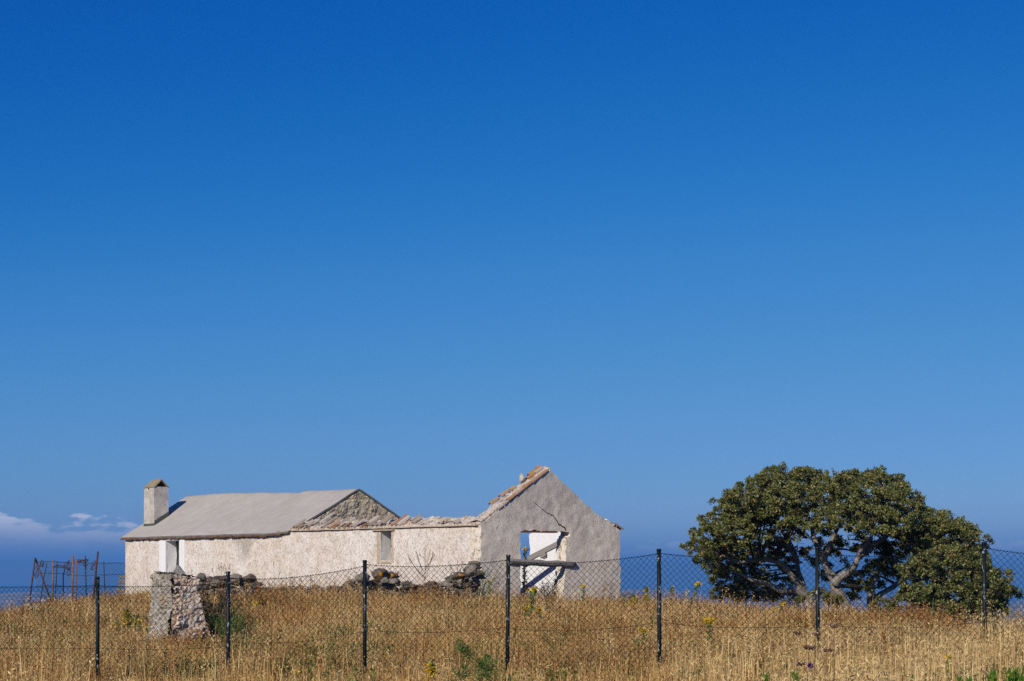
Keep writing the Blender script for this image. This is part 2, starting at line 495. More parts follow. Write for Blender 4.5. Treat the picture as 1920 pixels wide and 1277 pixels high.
LIGHT = Vector((.425, .772, -.470)).normalized()      # the way the sunlight travels
sun = bpy.data.lights.new('sun', 'SUN')
sun.energy = 4.15; sun.angle = math.radians(.53); sun.color = (1, .93, .83)
sun_o = bpy.data.objects.new('sun', sun)
COL.objects.link(sun_o)
sun_o.rotation_euler = LIGHT.to_track_quat('-Z', 'Y').to_euler()
sun_o.location = (-40, -60, 60)

w = bpy.data.worlds.new('World'); sc.world = w; w.use_nodes = True
nt = w.node_tree
bg = nt.nodes['Background']
sky = nt.nodes.new('ShaderNodeTexSky')
sky.sky_type = 'NISHITA'; sky.sun_disc = False
sky.sun_elevation = math.asin(-LIGHT.z)
sky.sun_rotation = math.atan2(-LIGHT.x, -LIGHT.y) % (2 * math.pi)
sky.air_density = .8; sky.dust_density = 0; sky.ozone_density = 10; sky.altitude = 500


def wn(t, **kw):
    n = nt.nodes.new(t)
    for k, v in kw.items():
        setattr(n, k, v)
    return n


def wlink(a, b):
    nt.links.new(a, b)


def wmath(op, a, b=0.0, c=None, clamp=False):
    n = wn('ShaderNodeMath', operation=op, use_clamp=clamp)
    for s_, v in zip(n.inputs, (a, b, c)):
        if v is None:
            continue
        if isinstance(v, bpy.types.NodeSocket):
            wlink(v, s_)
        else:
            s_.default_value = v
    return n.outputs[0]


sc1 = wn('ShaderNodeVectorMath', operation='SCALE'); sc1.inputs['Scale'].default_value = .1
wlink(sky.outputs[0], sc1.inputs[0])
cur = wn('ShaderNodeRGBCurve')
cur.mapping.extend = 'EXTRAPOLATED'
CUR = [[(0, 0), (.066, .0002), (.088, .011), (.12, .042), (.194, .108), (.298, .190), (.42, .31), (1, .60)],
       [(0, 0), (.165, .092), (.229, .152), (.313, .232), (.458, .325), (.596, .40), (.70, .48), (1, .60)],
       [(0, 0), (.44, .43), (.574, .515), (.721, .600), (.883, .650), (.95, .69), (1, .72)]]
for ci, pts in enumerate(CUR):
    c = cur.mapping.curves[ci]
    while len(c.points) < len(pts):
        c.points.new(.5, .5)
    for p, q in zip(c.points, pts):
        p.location = q; p.handle_type = 'AUTO_CLAMPED'
cur.mapping.update()
wlink(sc1.outputs[0], cur.inputs['Color'])
# the cloud bank low over the horizon, at infinity
tc = wn('ShaderNodeTexCoord')
sx = wn('ShaderNodeSeparateXYZ'); wlink(tc.outputs['Generated'], sx.inputs[0])
az = wmath('ARCTAN2', sx.outputs[0], sx.outputs[1])
el = sx.outputs[2]
cx = wn('ShaderNodeCombineXYZ')
wlink(wmath('MULTIPLY', az, 46.0), cx.inputs[0]); wlink(wmath('MULTIPLY', el, 120.0), cx.inputs[1])
cn = wn('ShaderNodeTexNoise'); wlink(cx.outputs[0], cn.inputs['Vector'])
cn.inputs['Scale'].default_value = 1; cn.inputs['Detail'].default_value = 6; cn.inputs['Roughness'].default_value = .5
cb = wn('ShaderNodeCombineXYZ'); wlink(wmath('MULTIPLY', az, 9.0), cb.inputs[0])
cl = wn('ShaderNodeTexNoise'); wlink(cb.outputs[0], cl.inputs['Vector']); cl.inputs['Scale'].default_value = 1; cl.inputs['Detail'].default_value = 2
# top of the bank (in sine of elevation): higher to the west of the house, low elsewhere
left = wn('ShaderNodeMapRange', interpolation_type='SMOOTHSTEP')
wlink(az, left.inputs[0])
left.inputs[1].default_value = -.10; left.inputs[2].default_value = -.22; left.inputs[3].default_value = 0; left.inputs[4].default_value = 1
top = wmath('MULTIPLY_ADD', left.outputs[0], .0105, wmath('MULTIPLY_ADD', cl.outputs[0], .012, .0088))
top = wmath('ADD', top, wmath('MULTIPLY', wmath('SUBTRACT', cn.outputs[0], .5), .030))
mk = wn('ShaderNodeMapRange', interpolation_type='SMOOTHSTEP')
wlink(wmath('SUBTRACT', top, el), mk.inputs[0])
mk.inputs[1].default_value = -.0003; mk.inputs[2].default_value = .0034
mk.inputs[3].default_value = 0; mk.inputs[4].default_value = 1
body = wn('ShaderNodeMapRange'); wlink(cn.outputs[0], body.inputs[0])
body.inputs[1].default_value = .3; body.inputs[2].default_value = .65; body.inputs[3].default_value = .25; body.inputs[4].default_value = 1
cmask = wmath('MULTIPLY', mk.outputs[0], wmath('MULTIPLY', body.outputs[0], wmath('MULTIPLY_ADD', left.outputs[0], .45, .5)))
shade = wn('ShaderNodeMapRange'); wlink(wmath('SUBTRACT', top, el), shade.inputs[0])
shade.inputs[1].default_value = 0; shade.inputs[2].default_value = .016; shade.inputs[3].default_value = 0; shade.inputs[4].default_value = 1
ccol = wn('ShaderNodeMix', data_type='RGBA'); wlink(shade.outputs[0], ccol.inputs[0])
ccol.inputs[6].default_value = (1.0, .97, .98, 1); ccol.inputs[7].default_value = (.40, .47, .62, 1)
cm = wn('ShaderNodeMix', data_type='RGBA')
wlink(cmask, cm.inputs[0]); wlink(cur.outputs[0], cm.inputs[6]); wlink(ccol.outputs[2], cm.inputs[7])
sc2 = wn('ShaderNodeVectorMath', operation='SCALE'); sc2.inputs['Scale'].default_value = 10
wlink(cm.outputs[2], sc2.inputs[0])
wlink(sc2.outputs[0], bg.inputs['Color'])
bg.inputs['Strength'].default_value = .1

sc.view_settings.view_transform = 'Standard'
sc.view_settings.look = 'None'
sc.view_settings.exposure = 0
sc.view_settings.gamma = 1
sc.cycles.volume_bounces = 1
sc.cycles.max_bounces = 6
sc.cycles.diffuse_bounces = 2
sc.cycles.transparent_max_bounces = 8

#@@SETTING
# ------------------------------------------------------------------ setting: ground, sea, far land, haze
def grid_mesh(name, xs, ys, zf, mat, smooth=True):
    X, Y = np.meshgrid(xs, ys)
    Z = zf(X, Y)
    nx, ny = len(xs), len(ys)
    v = np.stack([X, Y, Z], -1).reshape(-1, 3)
    idx = np.arange(nx * ny).reshape(ny, nx)
    f = np.stack([idx[:-1, :-1], idx[:-1, 1:], idx[1:, 1:], idx[1:, :-1]], -1).reshape(-1, 4)
    me = bpy.data.meshes.new(name)
    me.from_pydata(v.tolist(), [], f.tolist())
    me.polygons.foreach_set('use_smooth', [smooth] * len(f))
    me.materials.append(mat)
    o = bpy.data.objects.new(name, me)
    COL.objects.link(o)
    return o


def spaced(a, b, near, k):
    out = [near]
    while out[-1] < b:
        out.append(out[-1] + max(k, (out[-1] - near) * .12))
    return out


_p = np.array(spaced(0, 1500, 20, .6))
xs = np.concatenate([-_p[::-1], np.arange(-19.5, 20, .5), _p])
ys = np.concatenate([-np.array(spaced(0, 1200, 6, 1.0))[::-1], np.arange(-5, 90, .5), 90 + np.array(spaced(0, 1400, .5, .6))])


def gz(X, Y):
    z = ground_np(X, Y)
    d = np.hypot(X, Y - 38)
    return z + np.where(d < 90, .05 * np.sin(X * 1.7 + np.sin(Y * .9)) * np.cos(Y * 1.3), 0)


g = grid_mesh('ground', xs, ys, gz, MAT['earth'])
tag(g, 'dry earth hilltop under the tall grass', 'ground', kind='structure')

big = np.concatenate([-np.geomspace(38000, 300, 26), np.geomspace(300, 38000, 26)])
s = grid_mesh('sea', big, big, lambda X, Y: X * 0 - 150.0, MAT['sea'])
tag(s, 'hazy blue sea far below the hill', 'sea', kind='structure')


def mount_z(X, Y):
    a = np.arctan2(X, Y)
    d = np.hypot(X, Y)
    h = np.zeros_like(X)
    for k, (fr, am, ph) in enumerate(((9, 60, 1.3), (21, 40, .4), (47, 22, 2.2), (101, 11, 5.0), (230, 5, 1.0))):
        h += am * np.sin(a * fr + ph)
    h = 95 + h * .45 + 60 * np.exp(-((a + .30) / .10) ** 2) + 50 * np.exp(-((a - .33) / .12) ** 2)
    prof = np.clip((d - 20000) / 8000, 0, 1) * np.clip((36500 - d) / 6000, 0, 1)
    rough = 14 * np.sin(X * .004 + Y * .003) * np.sin(Y * .0035 - X * .002)
    return -158 + (h + 150 + rough) * np.sqrt(prof) * (prof > 0)


def polar_sheet(name, a0, a1, na, ds, zf, mat):
    aa = np.linspace(a0, a1, na)
    A_, D_ = np.meshgrid(aa, ds)
    X = np.sin(A_) * D_; Y = np.cos(A_) * D_
    Z = zf(X, Y)
    v = np.stack([X, Y, Z], -1).reshape(-1, 3)
    idx = np.arange(v.shape[0]).reshape(len(ds), na)
    f = np.stack([idx[:-1, :-1], idx[:-1, 1:], idx[1:, 1:], idx[1:, :-1]], -1).reshape(-1, 4)
    me = bpy.data.meshes.new(name)
    me.from_pydata(v.tolist(), [], f.tolist())
    me.polygons.foreach_set('use_smooth', [True] * len(f))
    me.materials.append(mat)
    o = bpy.data.objects.new(name, me)
    COL.objects.link(o)
    return o


mo = polar_sheet('mountains', -1.0, 1.0, 260, np.linspace(19500, 36800, 22), mount_z, MAT['mount'])
tag(mo, 'hazy blue mountains along the horizon', 'mountains', kind='structure')


def hill_z(X, Y):      # dry hillside down by the shore, seen at the right edge
    a = np.arctan2(X, Y); d = np.hypot(X, Y)
    ridge = -62 + 55 * np.clip((a - .262) / .12, -1, 1.6) + 5 * np.sin(a * 60) + 3 * np.sin(a * 140 + 1)
    pr = np.clip((d - 1500) / 1100, 0, 1); pr = np.sin(pr * math.pi / 2)
    back = np.clip((4200 - d) / 1500, 0, 1)
    return -160 + (ridge + 160) * pr * back + 2 * np.sin(X * .01) * np.sin(Y * .012)


hl = polar_sheet('hills', .17, .62, 120, np.linspace(1500, 4200, 60), hill_z, MAT['farland'])
tag(hl, 'pale dry hillside beyond the field at the right', 'hills', kind='structure')


def shore_z(X, Y):
    a = np.arctan2(X, Y); d = np.hypot(X, Y)
    n = np.sin(a * 17 + 1.1) * .5 + np.sin(a * 41 + d * .0006) * .3 + np.sin(a * 90) * .2
    pr = np.clip((d - 5200) / 1500, 0, 1) * np.clip((11500 - d) / 3000, 0, 1)
    return -152 + pr * np.clip(30 + 45 * n, -6, 90)


sh = polar_sheet('shore', -.75, .75, 200, np.linspace(5200, 11500, 40), shore_z, MAT['farland'])
tag(sh, 'low hazy coastal land across the water', 'shore', kind='structure')

hz = MB()
hz.box((0, 0, 25), (39500, 0, 0), (0, 39500, 0), (0, 0, 205))
mt = bpy.data.materials.new('haze_air'); mt.use_nodes = True
t_ = mt.node_tree
t_.nodes.remove(t_.nodes['Principled BSDF'])
pv = t_.nodes.new('ShaderNodeVolumePrincipled')
pv.inputs['Color'].default_value = (.155, .43, .88, 1)
pv.inputs['Density'].default_value = 1.15e-4
t_.links.new(pv.outputs[0], t_.nodes['Material Output'].inputs['Volume'])
ho = hz.build('haze', mt)
tag(ho, 'blue haze in the distant air', 'haze', kind='stuff')

#@@HOUSE
# ------------------------------------------------------------------ the farmhouse
AX = Vector((-.639, .769, 0)).normalized()      # along the long front wall, away from the near corner
BX = Vector((AX.y, -AX.x, 0))                   # across the house, from the front to the back
BX = Vector((.769, .639, 0)).normalized()
CN = Vector((-.99, 58.0, 0))
WID, LEN, EZ, THK = 6.08, 23.95, 3.05, .45
GW = 11.2                                       # where the ruin meets the roofed part


def HP(t, u, z):
    return CN + AX * t + BX * u + Vector((0, 0, z))


house = empty('farmhouse', CN + Vector((0, 0, .6)), 'long whitewashed stone farmhouse, half of it roofless, on the grassy hilltop', 'farmhouse')


def inpoly(x, y, poly):
    c = False
    j = len(poly) - 1
    for i in range(len(poly)):
        xi, yi = poly[i]; xj, yj = poly[j]
        if (yi > y) != (yj > y) and x < (xj - xi) * (y - yi) / (yj - yi) + xi:
            c = not c
        j = i
    return c


def lines(a, b, step, extra):
    ex = sorted(set([a, b] + [e for e in extra if a < e < b]))
    out = []
    for p, q in zip(ex[:-1], ex[1:]):
        k = max(1, round((q - p) / step))
        out += [p + (q - p) * i / k for i in range(k)]
    return out + [b]


def wall(name, mats, P, u0, u1, z0, ztop, thick, holes=(), cell=.1, amp=.02, seed=1, exu=(), exz=(), edge=.02, backamp=.015, revs=3, sidem=1):
    """P(u,z,d): d metres into the wall from its outer face"""
    us = lines(u0, u1, cell, list(exu))
    zmax = max(ztop(u) for u in us)
    zs = lines(z0, zmax, cell, list(exz))
    nu, nz = len(us), len(zs)
    keep = np.zeros((nu - 1, nz - 1), bool)
    for i in range(nu - 1):
        for j in range(nz - 1):
            uc, zc = (us[i] + us[i + 1]) / 2, (zs[j] + zs[j + 1]) / 2
            if zs[j] >= min(ztop(us[i]), ztop(us[i + 1])) - 1e-6 and zs[j] >= max(ztop(us[i]), ztop(us[i + 1])) - .02:
                continue
            if any(inpoly(uc, zc, h) for h in holes):
                continue
            keep[i, j] = True
    mb = MB()
    vid = {}

    def vert(i, j, k):      # k: 0 front .. revs back
        key = (i, j, k)
        if key in vid:
            return vid[key]
        u = us[i]; z = min(zs[j], ztop(u))
        w_ = P(u, z, 0)
        bnd = not (0 < i < nu - 1 and 0 < j < nz - 1 and keep[i - 1, j - 1] and keep[i, j - 1] and keep[i - 1, j] and keep[i, j])
        if bnd and j > 0:
            u += edge * n3(w_, 5, seed + k * .37) * 1.6
            z += edge * n3(w_, 5.5, seed + 9 + k * .41) * 1.6
        d = thick * k / revs
        if k == 0:
            d += amp * (n3(w_, .9, seed) * .55 + n3(w_, 3.3, seed) * .45 + n3(w_, 8, seed) * .4)
        elif k == revs:
            d += backamp * (n3(w_, 1.1, seed + 3) * 1.5 + n3(w_, 4, seed + 3))
        vid[key] = len(mb.v)
        mb.v.append(tuple(P(u, z, d)))
        return vid[key]

    def face(ix, m_):
        if len(set(ix)) >= 3:
            mb.f.append(tuple(ix)); mb.m.append(m_); mb.sm.append(True)

    for i in range(nu - 1):
        for j in range(nz - 1):
            if not keep[i, j]:
                continue
            face([vert(i, j, 0), vert(i + 1, j, 0), vert(i + 1, j + 1, 0), vert(i, j + 1, 0)], 0)
            face([vert(i, j, revs), vert(i, j + 1, revs), vert(i + 1, j + 1, revs), vert(i + 1, j, revs)], len(mats) - 1 if len(mats) > 2 else 0)
            for (di, dj, e0, e1) in ((-1, 0, (i, j + 1), (i, j)), (1, 0, (i + 1, j), (i + 1, j + 1)), (0, -1, (i, j), (i + 1, j)), (0, 1, (i + 1, j + 1), (i, j + 1))):
                a, b = i + di, j + dj
                if 0 <= a < nu - 1 and 0 <= b < nz - 1 and keep[a, b]:
                    continue
                for k in range(revs):
                    face([vert(*e0, k), vert(*e0, k + 1), vert(*e1, k + 1), vert(*e1, k)], sidem((us[i] + us[i + 1]) / 2) if callable(sidem) else min(sidem, len(mats) - 1))
    # tidy zero-area quads left by the clipped top
    o = mb.build(name, mats, house)
    bm = bmesh.new(); bm.from_mesh(o.data)
    bmesh.ops.remove_doubles(bm, verts=bm.verts, dist=.0004)
    bmesh.ops.dissolve_degenerate(bm, edges=bm.edges, dist=.0004)
    bmesh.ops.recalc_face_normals(bm, faces=bm.faces)
    bm.to_mesh(o.data); bm.free()
    o.data.set_sharp_from_angle(angle=math.radians(48))
    return o


def rect(a, b, c, d):
    return [(a, c), (b, c), (b, d), (a, d)]


Z0 = -.2
# front wall: one long wall, doorway in the roofed part, small window in the ruin
DT0, DT1, DZ = 19.32, 20.42, 2.83
WT0, WT1, WZ0, WZ1 = 4.86, 5.52, 1.96, 2.98
front = wall('front_wall', [MAT['front'], MAT['frame'], MAT['jamb'], MAT['white']], lambda u, z, d: HP(u, d, z), THK, LEN, Z0, lambda u: EZ + .03 * n3((u, 0, 0), .4, 2), THK,
             [rect(DT0, DT1, Z0 - 1, DZ), rect(WT0, WT1, WZ0, WZ1)], .1, .022, 1, (DT0, DT1, WT0, WT1), (DZ, WZ0, WZ1), sidem=lambda u: 2 if u < 8 else 1)
# right gable with the broken doorway
AP_U, AP_Z = 2.93, 4.95


def gable_top(u):
    if u < AP_U:
        z = 3.12 + (AP_Z - 3.12) * u / AP_U
    else:
        z = AP_Z + (2.98 - AP_Z) * ((u - AP_U) / (WID - AP_U)) + .12 * math.sin(math.pi * (u - AP_U) / (WID - AP_U)) * -1
        if u > 5.5:
            z = max(z, 3.36 - (u - 5.5) * .62)
    return z + .025 * n3((u, 3, 1), 2.2, 5)


DOOR = [(1.65, -1), (1.65, 2.92), (3.74, 2.92), (3.78, 2.80), (3.62, 2.66), (3.56, 2.3), (3.60, 1.6), (3.52, 1.1), (3.56, -1)]
gab = wall('gable_wall', [MAT['gable'], MAT['brokenjamb'], MAT['white']], lambda u, z, d: HP(d, u, z), 0, WID, Z0, gable_top, THK, [DOOR], .08, .03, 4,
           (1.65, AP_U, 3.6), (2.92,), .05, .03)
# back wall of the ruin: limewashed inside, broken edge and a window gap
RT = 4.25
HOLE = [(RT, 1.88), (RT, 5), (5.6, 5), (5.6, 1.88)]


def rear_top(t):
    z = 3.05 + .05 * n3((t, 1, 1), 1.5, 8)
    if t > RT - .35 and t < RT + .1:
        z -= .18 * (t - RT + .35) / .35
    return z


wall('rear_wall', [MAT['white'], MAT['brokenjamb'], MAT['white']], lambda t, z, d: HP(t, WID - THK + d, z), THK, LEN, Z0, rear_top, THK, [HOLE], .12, .012, 6, (RT, 5.6), (1.88,), .05)
# rubble gable of the roofed part, and the far end wall
RZ1, RZ2 = 4.74, 4.87


def rz(t):
    k = (t - GW) / (LEN - GW)
    return RZ1 + (RZ2 - RZ1) * k - .05 * math.sin(k * 3.1 * 2.0) * (k > .3) + .02 * n3((t, 0, 0), .9, 4)


def in_top(t):
    def f(u):
        k = 1 - abs(u - WID / 2) / (WID / 2)
        return EZ + (rz(t) - EZ) * k - .10
    return f


wall('rubble_gable', [MAT['stonegable']], lambda u, z, d: HP(GW + d, u, z), THK, WID - THK, Z0, in_top(GW), .4, [], .07, .10, 11, (WID / 2,), (), .02, .03)
wall('end_gable', [MAT['front']], lambda u, z, d: HP(LEN - d, u, z), THK, WID - THK, Z0, in_top(LEN), .4, [], .25, .02, 12, (WID / 2,), (), .01, .02)

# roof: one cement-skimmed slab, two slopes
rb = MB()
ts = lines(GW - .06, LEN + .12, .22, [])
us = [-.13, -.02] + lines(.1, WID - .1, .2, [WID / 2 - .12, WID / 2, WID / 2 + .12]) + [WID + .02, WID + .13]


def roof_z(t, u):
    k = 1 - abs(u - WID / 2) / (WID / 2)
    z = EZ + .03 + (rz(t) - EZ - .03) * k
    z -= .035 * math.exp(-((u - WID / 2) / .12) ** 2)          # rounded ridge
    z -= .05 * math.sin(math.pi * min(1, max(0, k))) * (.6 + .8 * n3((t, u, 2), .35, 3))
    z += .018 * n3((t, u, 0), 1.3, 2)
    if t < GW + 1.2 and k < .12:
        z += .05 * (1 - (t - GW) / 1.2) * (1 - max(k, 0) / .12)
    return z


nT, nU = len(ts), len(us)
for lay in (0, 1):
    for t in ts:
        for u in us:
            tt = t + (.03 * n3((t, u, 5), 2.5, 6) if t == ts[0] else 0)
            uu = u + (.02 * n3((t, 0, 5), 3, 6) if u in (us[0], us[-1]) else 0)
            rb.v.append(tuple(HP(tt, uu, roof_z(t, u) - .07 * lay)))
for lay in (0, 1):
    b0 = lay * nT * nU
    for i in range(nT - 1):
        for j in range(nU - 1):
            q = [b0 + i * nU + j, b0 + i * nU + j + 1, b0 + (i + 1) * nU + j + 1, b0 + (i + 1) * nU + j]
            rb.f.append(tuple(q if lay else q[::-1])); rb.m.append(0); rb.sm.append(True)
B0 = nT * nU
for i in range(nT - 1):
    for j in (0, nU - 1):
        rb.f.append((i * nU + j, (i + 1) * nU + j, B0 + (i + 1) * nU + j, B0 + i * nU + j)); rb.m.append(1); rb.sm.append(False)
for j in range(nU - 1):
    for i in (0, nT - 1):
        rb.f.append((i * nU + j, i * nU + j + 1, B0 + i * nU + j + 1, B0 + i * nU + j)); rb.m.append(1); rb.sm.append(False)
MAT['roofedge'] = simple('roof_edge_cement', (.19, .18, .165), .4, 7)
roof = rb.build('roof', [MAT['roof'], MAT['roofedge']], house, sharp=50)
bm = bmesh.new(); bm.from_mesh(roof.data); bmesh.ops.recalc_face_normals(bm, faces=bm.faces); bm.to_mesh(roof.data); bm.free()

# rust brown tile course under the eave of the roofed part
eb = MB()
t = GW + .5
while t < LEN + .1:
    L_ = R.uniform(.16, .24)
    zc = roof_z(t, -.02) - .115 + R.uniform(-.012, .012)
    eb.box(HP(t + L_ / 2, -.02 + R.uniform(-.03, .015), zc), AX * (L_ / 2 + .004), BX * .11 + Vector((0, 0, .03)), Vector((0, 0, .024 + R.uniform(0, .012))))
    t += L_
eb.build('eave_course', MAT['edgebrown'], roof)

# chimney
chm = MB()
cz0 = 3.25
CT0, CT1, CU0, CU1, CZS, CZA = 22.78, 23.66, .72, 1.40, 5.13, 5.45
seg = 6


def chbox(mb, t0, t1, u0, u1, z0, z1, m=0):
    zs_ = [z0 + (z1 - z0) * i / 8 for i in range(9)]
    ring = [(t0, u0), (t1, u0), (t1, u1), (t0, u1)]
    vs = []
    for k, z in enumerate(zs_):
        for (t, u) in ring:
            p = HP(t, u, z)
            e = .014
            vs.append(p + AX * e * n3(p, 2.3, 4) + BX * e * n3(p, 2.3, 7))
    fs = []
    for k in range(8):
        for i in range(4):
            fs.append((k * 4 + i, k * 4 + (i + 1) % 4, (k + 1) * 4 + (i + 1) % 4, (k + 1) * 4 + i))
    mb.add(vs, fs + [(32, 33, 34, 35)], m)


chbox(chm, CT0, CT1, CU0, CU1, cz0, CZS)
chim = chm.build('chimney', [MAT['chimney']], house)
cap = MB()
um = (CU0 + CU1) / 2
oh = .035
for sg, ue in ((-1, CU0 - oh), (1, CU1 + oh)):       # two leaning slabs of the cap
    vs = []
    for t in (CT0 - .03, (CT0 + CT1) / 2, CT1 + .03):
        dz = .02 * (t == (CT0 + CT1) / 2) - (.05 if t > CT1 else 0)
        vs += [HP(t, ue, CZS - .03), HP(t, um + sg * .012, CZA + dz), HP(t, um + sg * .012, CZA + dz - .06), HP(t, ue - sg * .06, CZS - .03)]
    fs = []
    for k in (0, 1):
        for i in range(4):
            fs.append((k * 4 + i, k * 4 + (i + 1) % 4, k * 4 + 4 + (i + 1) % 4, k * 4 + 4 + i))
    fs += [(0, 1, 2, 3), (8, 11, 10, 9)]
    cap.add(vs, fs)
cap.build('cap', MAT['caplichen'], chim)
fl = MB()
fl.add([HP(CT0 + .05, CU0 + .06, CZS + .004), HP(CT0 + .05, CU1 - .06, CZS + .004), HP(CT0 + .05, um, CZA - .10), HP(CT1 - .03, CU0 + .06, CZS + .004), HP(CT1 - .03, CU1 - .06, CZS + .004), HP(CT1 - .03, um, CZA - .10)],
       [(0, 1, 2), (3, 5, 4), (0, 2, 5, 3), (1, 4, 5, 2), (0, 3, 4, 1)])
pc = HP((CT0 + CT1) / 2 + .02, CU0 - .006, CZS - .06)
fl.tube([pc - BX * .012, pc + BX * .03], .045, 8)
fl.build('flue', MAT['darkflue'], chim)  # black solid plugs the cap opening, standing for its shaded hollow
fs_ = MB()
for (ta, ua, tb, ub, hgt) in ((CT0, CU0, CT1, CU0, .09), (CT0, CU0, CT0, CU1, .19), (CT1, CU0, CT1, CU1, .12), (CT0, CU1, CT1, CU1, .08)):
    n_ = BX * -1 if ua == ub == CU0 else (AX * -1 if ta == tb == CT0 else (AX if ta == tb else BX))
    vs = []
    for (t, u) in ((ta, ua), (tb, ub)):
        b = HP(t, u, roof_z(t, u) - .05)
        vs += [b + n_ * .022, b + n_ * .022 + Vector((0, 0, hgt + .05)), b - n_ * .02 + Vector((0, 0, hgt + .05)), b - n_ * .02]
    fs_.add(vs, [(0, 1, 5, 4), (1, 2, 6, 5), (2, 3, 7, 6), (0, 3, 2, 1), (4, 5, 6, 7)])
fs_.build('flashing', MAT['flash'], chim)

# painted surround of the doorway, and its far jamb board
sb = MB()
e_ = .034
sb.box(HP(DT0 - .22, -e_ + .02, (DZ + Z0) / 2), AX * .2195, BX * .03, Vector((0, 0, (DZ - Z0) / 2)))
sb.box(HP(DT1 + .28, -e_ + .02, (DZ + Z0) / 2), AX * .2795, BX * .03, Vector((0, 0, (DZ - Z0) / 2)))
sb.box(HP((DT0 + DT1) / 2 + .03, -e_ + .02, DZ + .06), AX * 1.05, BX * .03, Vector((0, 0, .0595)))
dw = sb.build('doorway', MAT['frame'], house)
db = MB()
db.box(HP(DT0 + .03, .40, (DZ + Z0) / 2), AX * .028, BX * .03, Vector((0, 0, (DZ - Z0) / 2 - .02)))
db.build('door_post', MAT['rust'], dw)
# doorway blocked further in: grey board wall
bw = MB()
bw.box(HP((DT0 + DT1) / 2, .62, 1.3), AX * .9, BX * .02, Vector((0, 0, 1.55)))
bw.build('door_panel', MAT['jamb'], dw)

# stone surround of the window, lintel and sill
def strip(name, t0, t1, z0, z1, parent, seed, proud=.018, rag=.045):
    b = MB()
    nt_, nz_ = max(2, int((t1 - t0) / .045)), max(2, int((z1 - z0) / .045))
    for j in range(nz_ + 1):
        for i in range(nt_ + 1):
            t = t0 + (t1 - t0) * i / nt_; z = z0 + (z1 - z0) * j / nz_
            p = HP(t, 0, z)
            e = (i in (0, nt_)) * 1.0
            t += (rag * n3(p, 6, seed) + (rag - .045) * 1.6 * n3(p, 2.2, seed + 4)) * e; z += (rag * .7 * n3(p, 7, seed + 1) + (rag - .045) * 1.6 * n3(p, 2.5, seed + 5)) * (j in (0, nz_))
            b.v.append(tuple(HP(t, -proud - .012 * n3(p, 8, seed) - .01 * n3(p, 17, seed) + (.045 if e or j in (0, nz_) else 0), z)))
    for j in range(nz_):
        for i in range(nt_):
            b.f.append((j * (nt_ + 1) + i, j * (nt_ + 1) + i + 1, (j + 1) * (nt_ + 1) + i + 1, (j + 1) * (nt_ + 1) + i)); b.m.append(0); b.sm.append(False)
    return b.build(name, MAT['surround'], parent)


wroot = strip('window', WT1 + .0, WT1 + .23, WZ0 - .14, WZ1 + .0, house, 61)
wd = wroot
strip('jamb', WT0 - .15, WT0 + .0, WZ0 - .1, WZ1 + .0, wd, 62)
strip('sill', WT0 - .02, WT1 + .02, WZ0 - .15, WZ0 + .01, wd, 63)
def patch(name, t0, t1, z0, z1, mat, seed):
    o = strip(name, t0, t1, z0, z1, front, seed, .012, .2)
    o.data.materials[0] = MAT[mat]
    return o


o = strip('worn_corner', .10, .62, 1.25, 2.85, front, 68, .012, .08)
o.data.materials[0] = MAT['worncorner']
ll = MB()
ll.box(HP((WT0 + WT1) / 2 + .12, .02, WZ1 + .02), AX * .62, BX * .10, Vector((0, 0, .022)))
ll.build('lintel', MAT['ledge'], wd)
# inside of the little window: weathered grey boards closing it further back
wp = MB()
for k in range(3):
    a_ = WT0 + .05 + k * .2
    wp.box(HP(a_ + .06, THK + .05 + .006 * k, (WZ0 + WZ1) / 2), AX * .096, BX * .012, Vector((0, 0, (WZ1 - WZ0) / 2 - .02)))
wp.build('shutter', MAT['jamb'], wd)

# what is left of the roof over the ruin: clay ledge, mortar bed, broken tiles
lb = MB()
t = THK - .3
while t < GW + .3:
    L_ = R.uniform(.35, .7)
    if R.random() > .06:
        lb.box(HP(t + L_ / 2, .08 + R.uniform(-.02, .01), EZ + .022 + R.uniform(-.006, .006)), AX * (L_ / 2 + .01), BX * .16, Vector((0, 0, .014)))
    t += L_
lb.build('eave_ledge', MAT['ledge'], house)


def bed_top(t, v):      # v metres in from the eave
    z = EZ + .05 + .40 * v
    z += .08 * n3((t, v, 0), 1.1, 31) + .085 * n3((t, v, 0), 3.1, 32) + .06 * n3((t, v, 0), 7, 33)
    z += .10 * max(0, n3((t, 0, 0), .8, 34)) * v
    if v <= .03:
        z = EZ + .05 + .06 * abs(math.sin(t * 14.5 + n3((t, 0, 0), 2, 3) * 2))
    return z


md = MB()
ts = lines(.02, GW + .1, .07, [])
vs_ = [0, .08, .16, .25, .34, .43, .52, .62, .7]
for t in ts:
    for v in vs_:
        md.v.append(tuple(HP(t, v - .04 + .02 * n3((t, v, 1), 4, 3), bed_top(t, v))))
    md.v.append(tuple(HP(t, .66, EZ - .1)))
    md.v.append(tuple(HP(t, -.035, EZ + .037)))
k = len(vs_) + 2
for i in range(len(ts) - 1):
    for j in range(len(vs_)):
        md.f.append((i * k + j, i * k + j + 1, (i + 1) * k + j + 1, (i + 1) * k + j)); md.m.append(0); md.sm.append(False)
    md.f.append((i * k + k - 1, i * k, (i + 1) * k, (i + 1) * k + k - 1)); md.m.append(0); md.sm.append(False)
md.build('eave_mortar', MAT['mortar'], house)


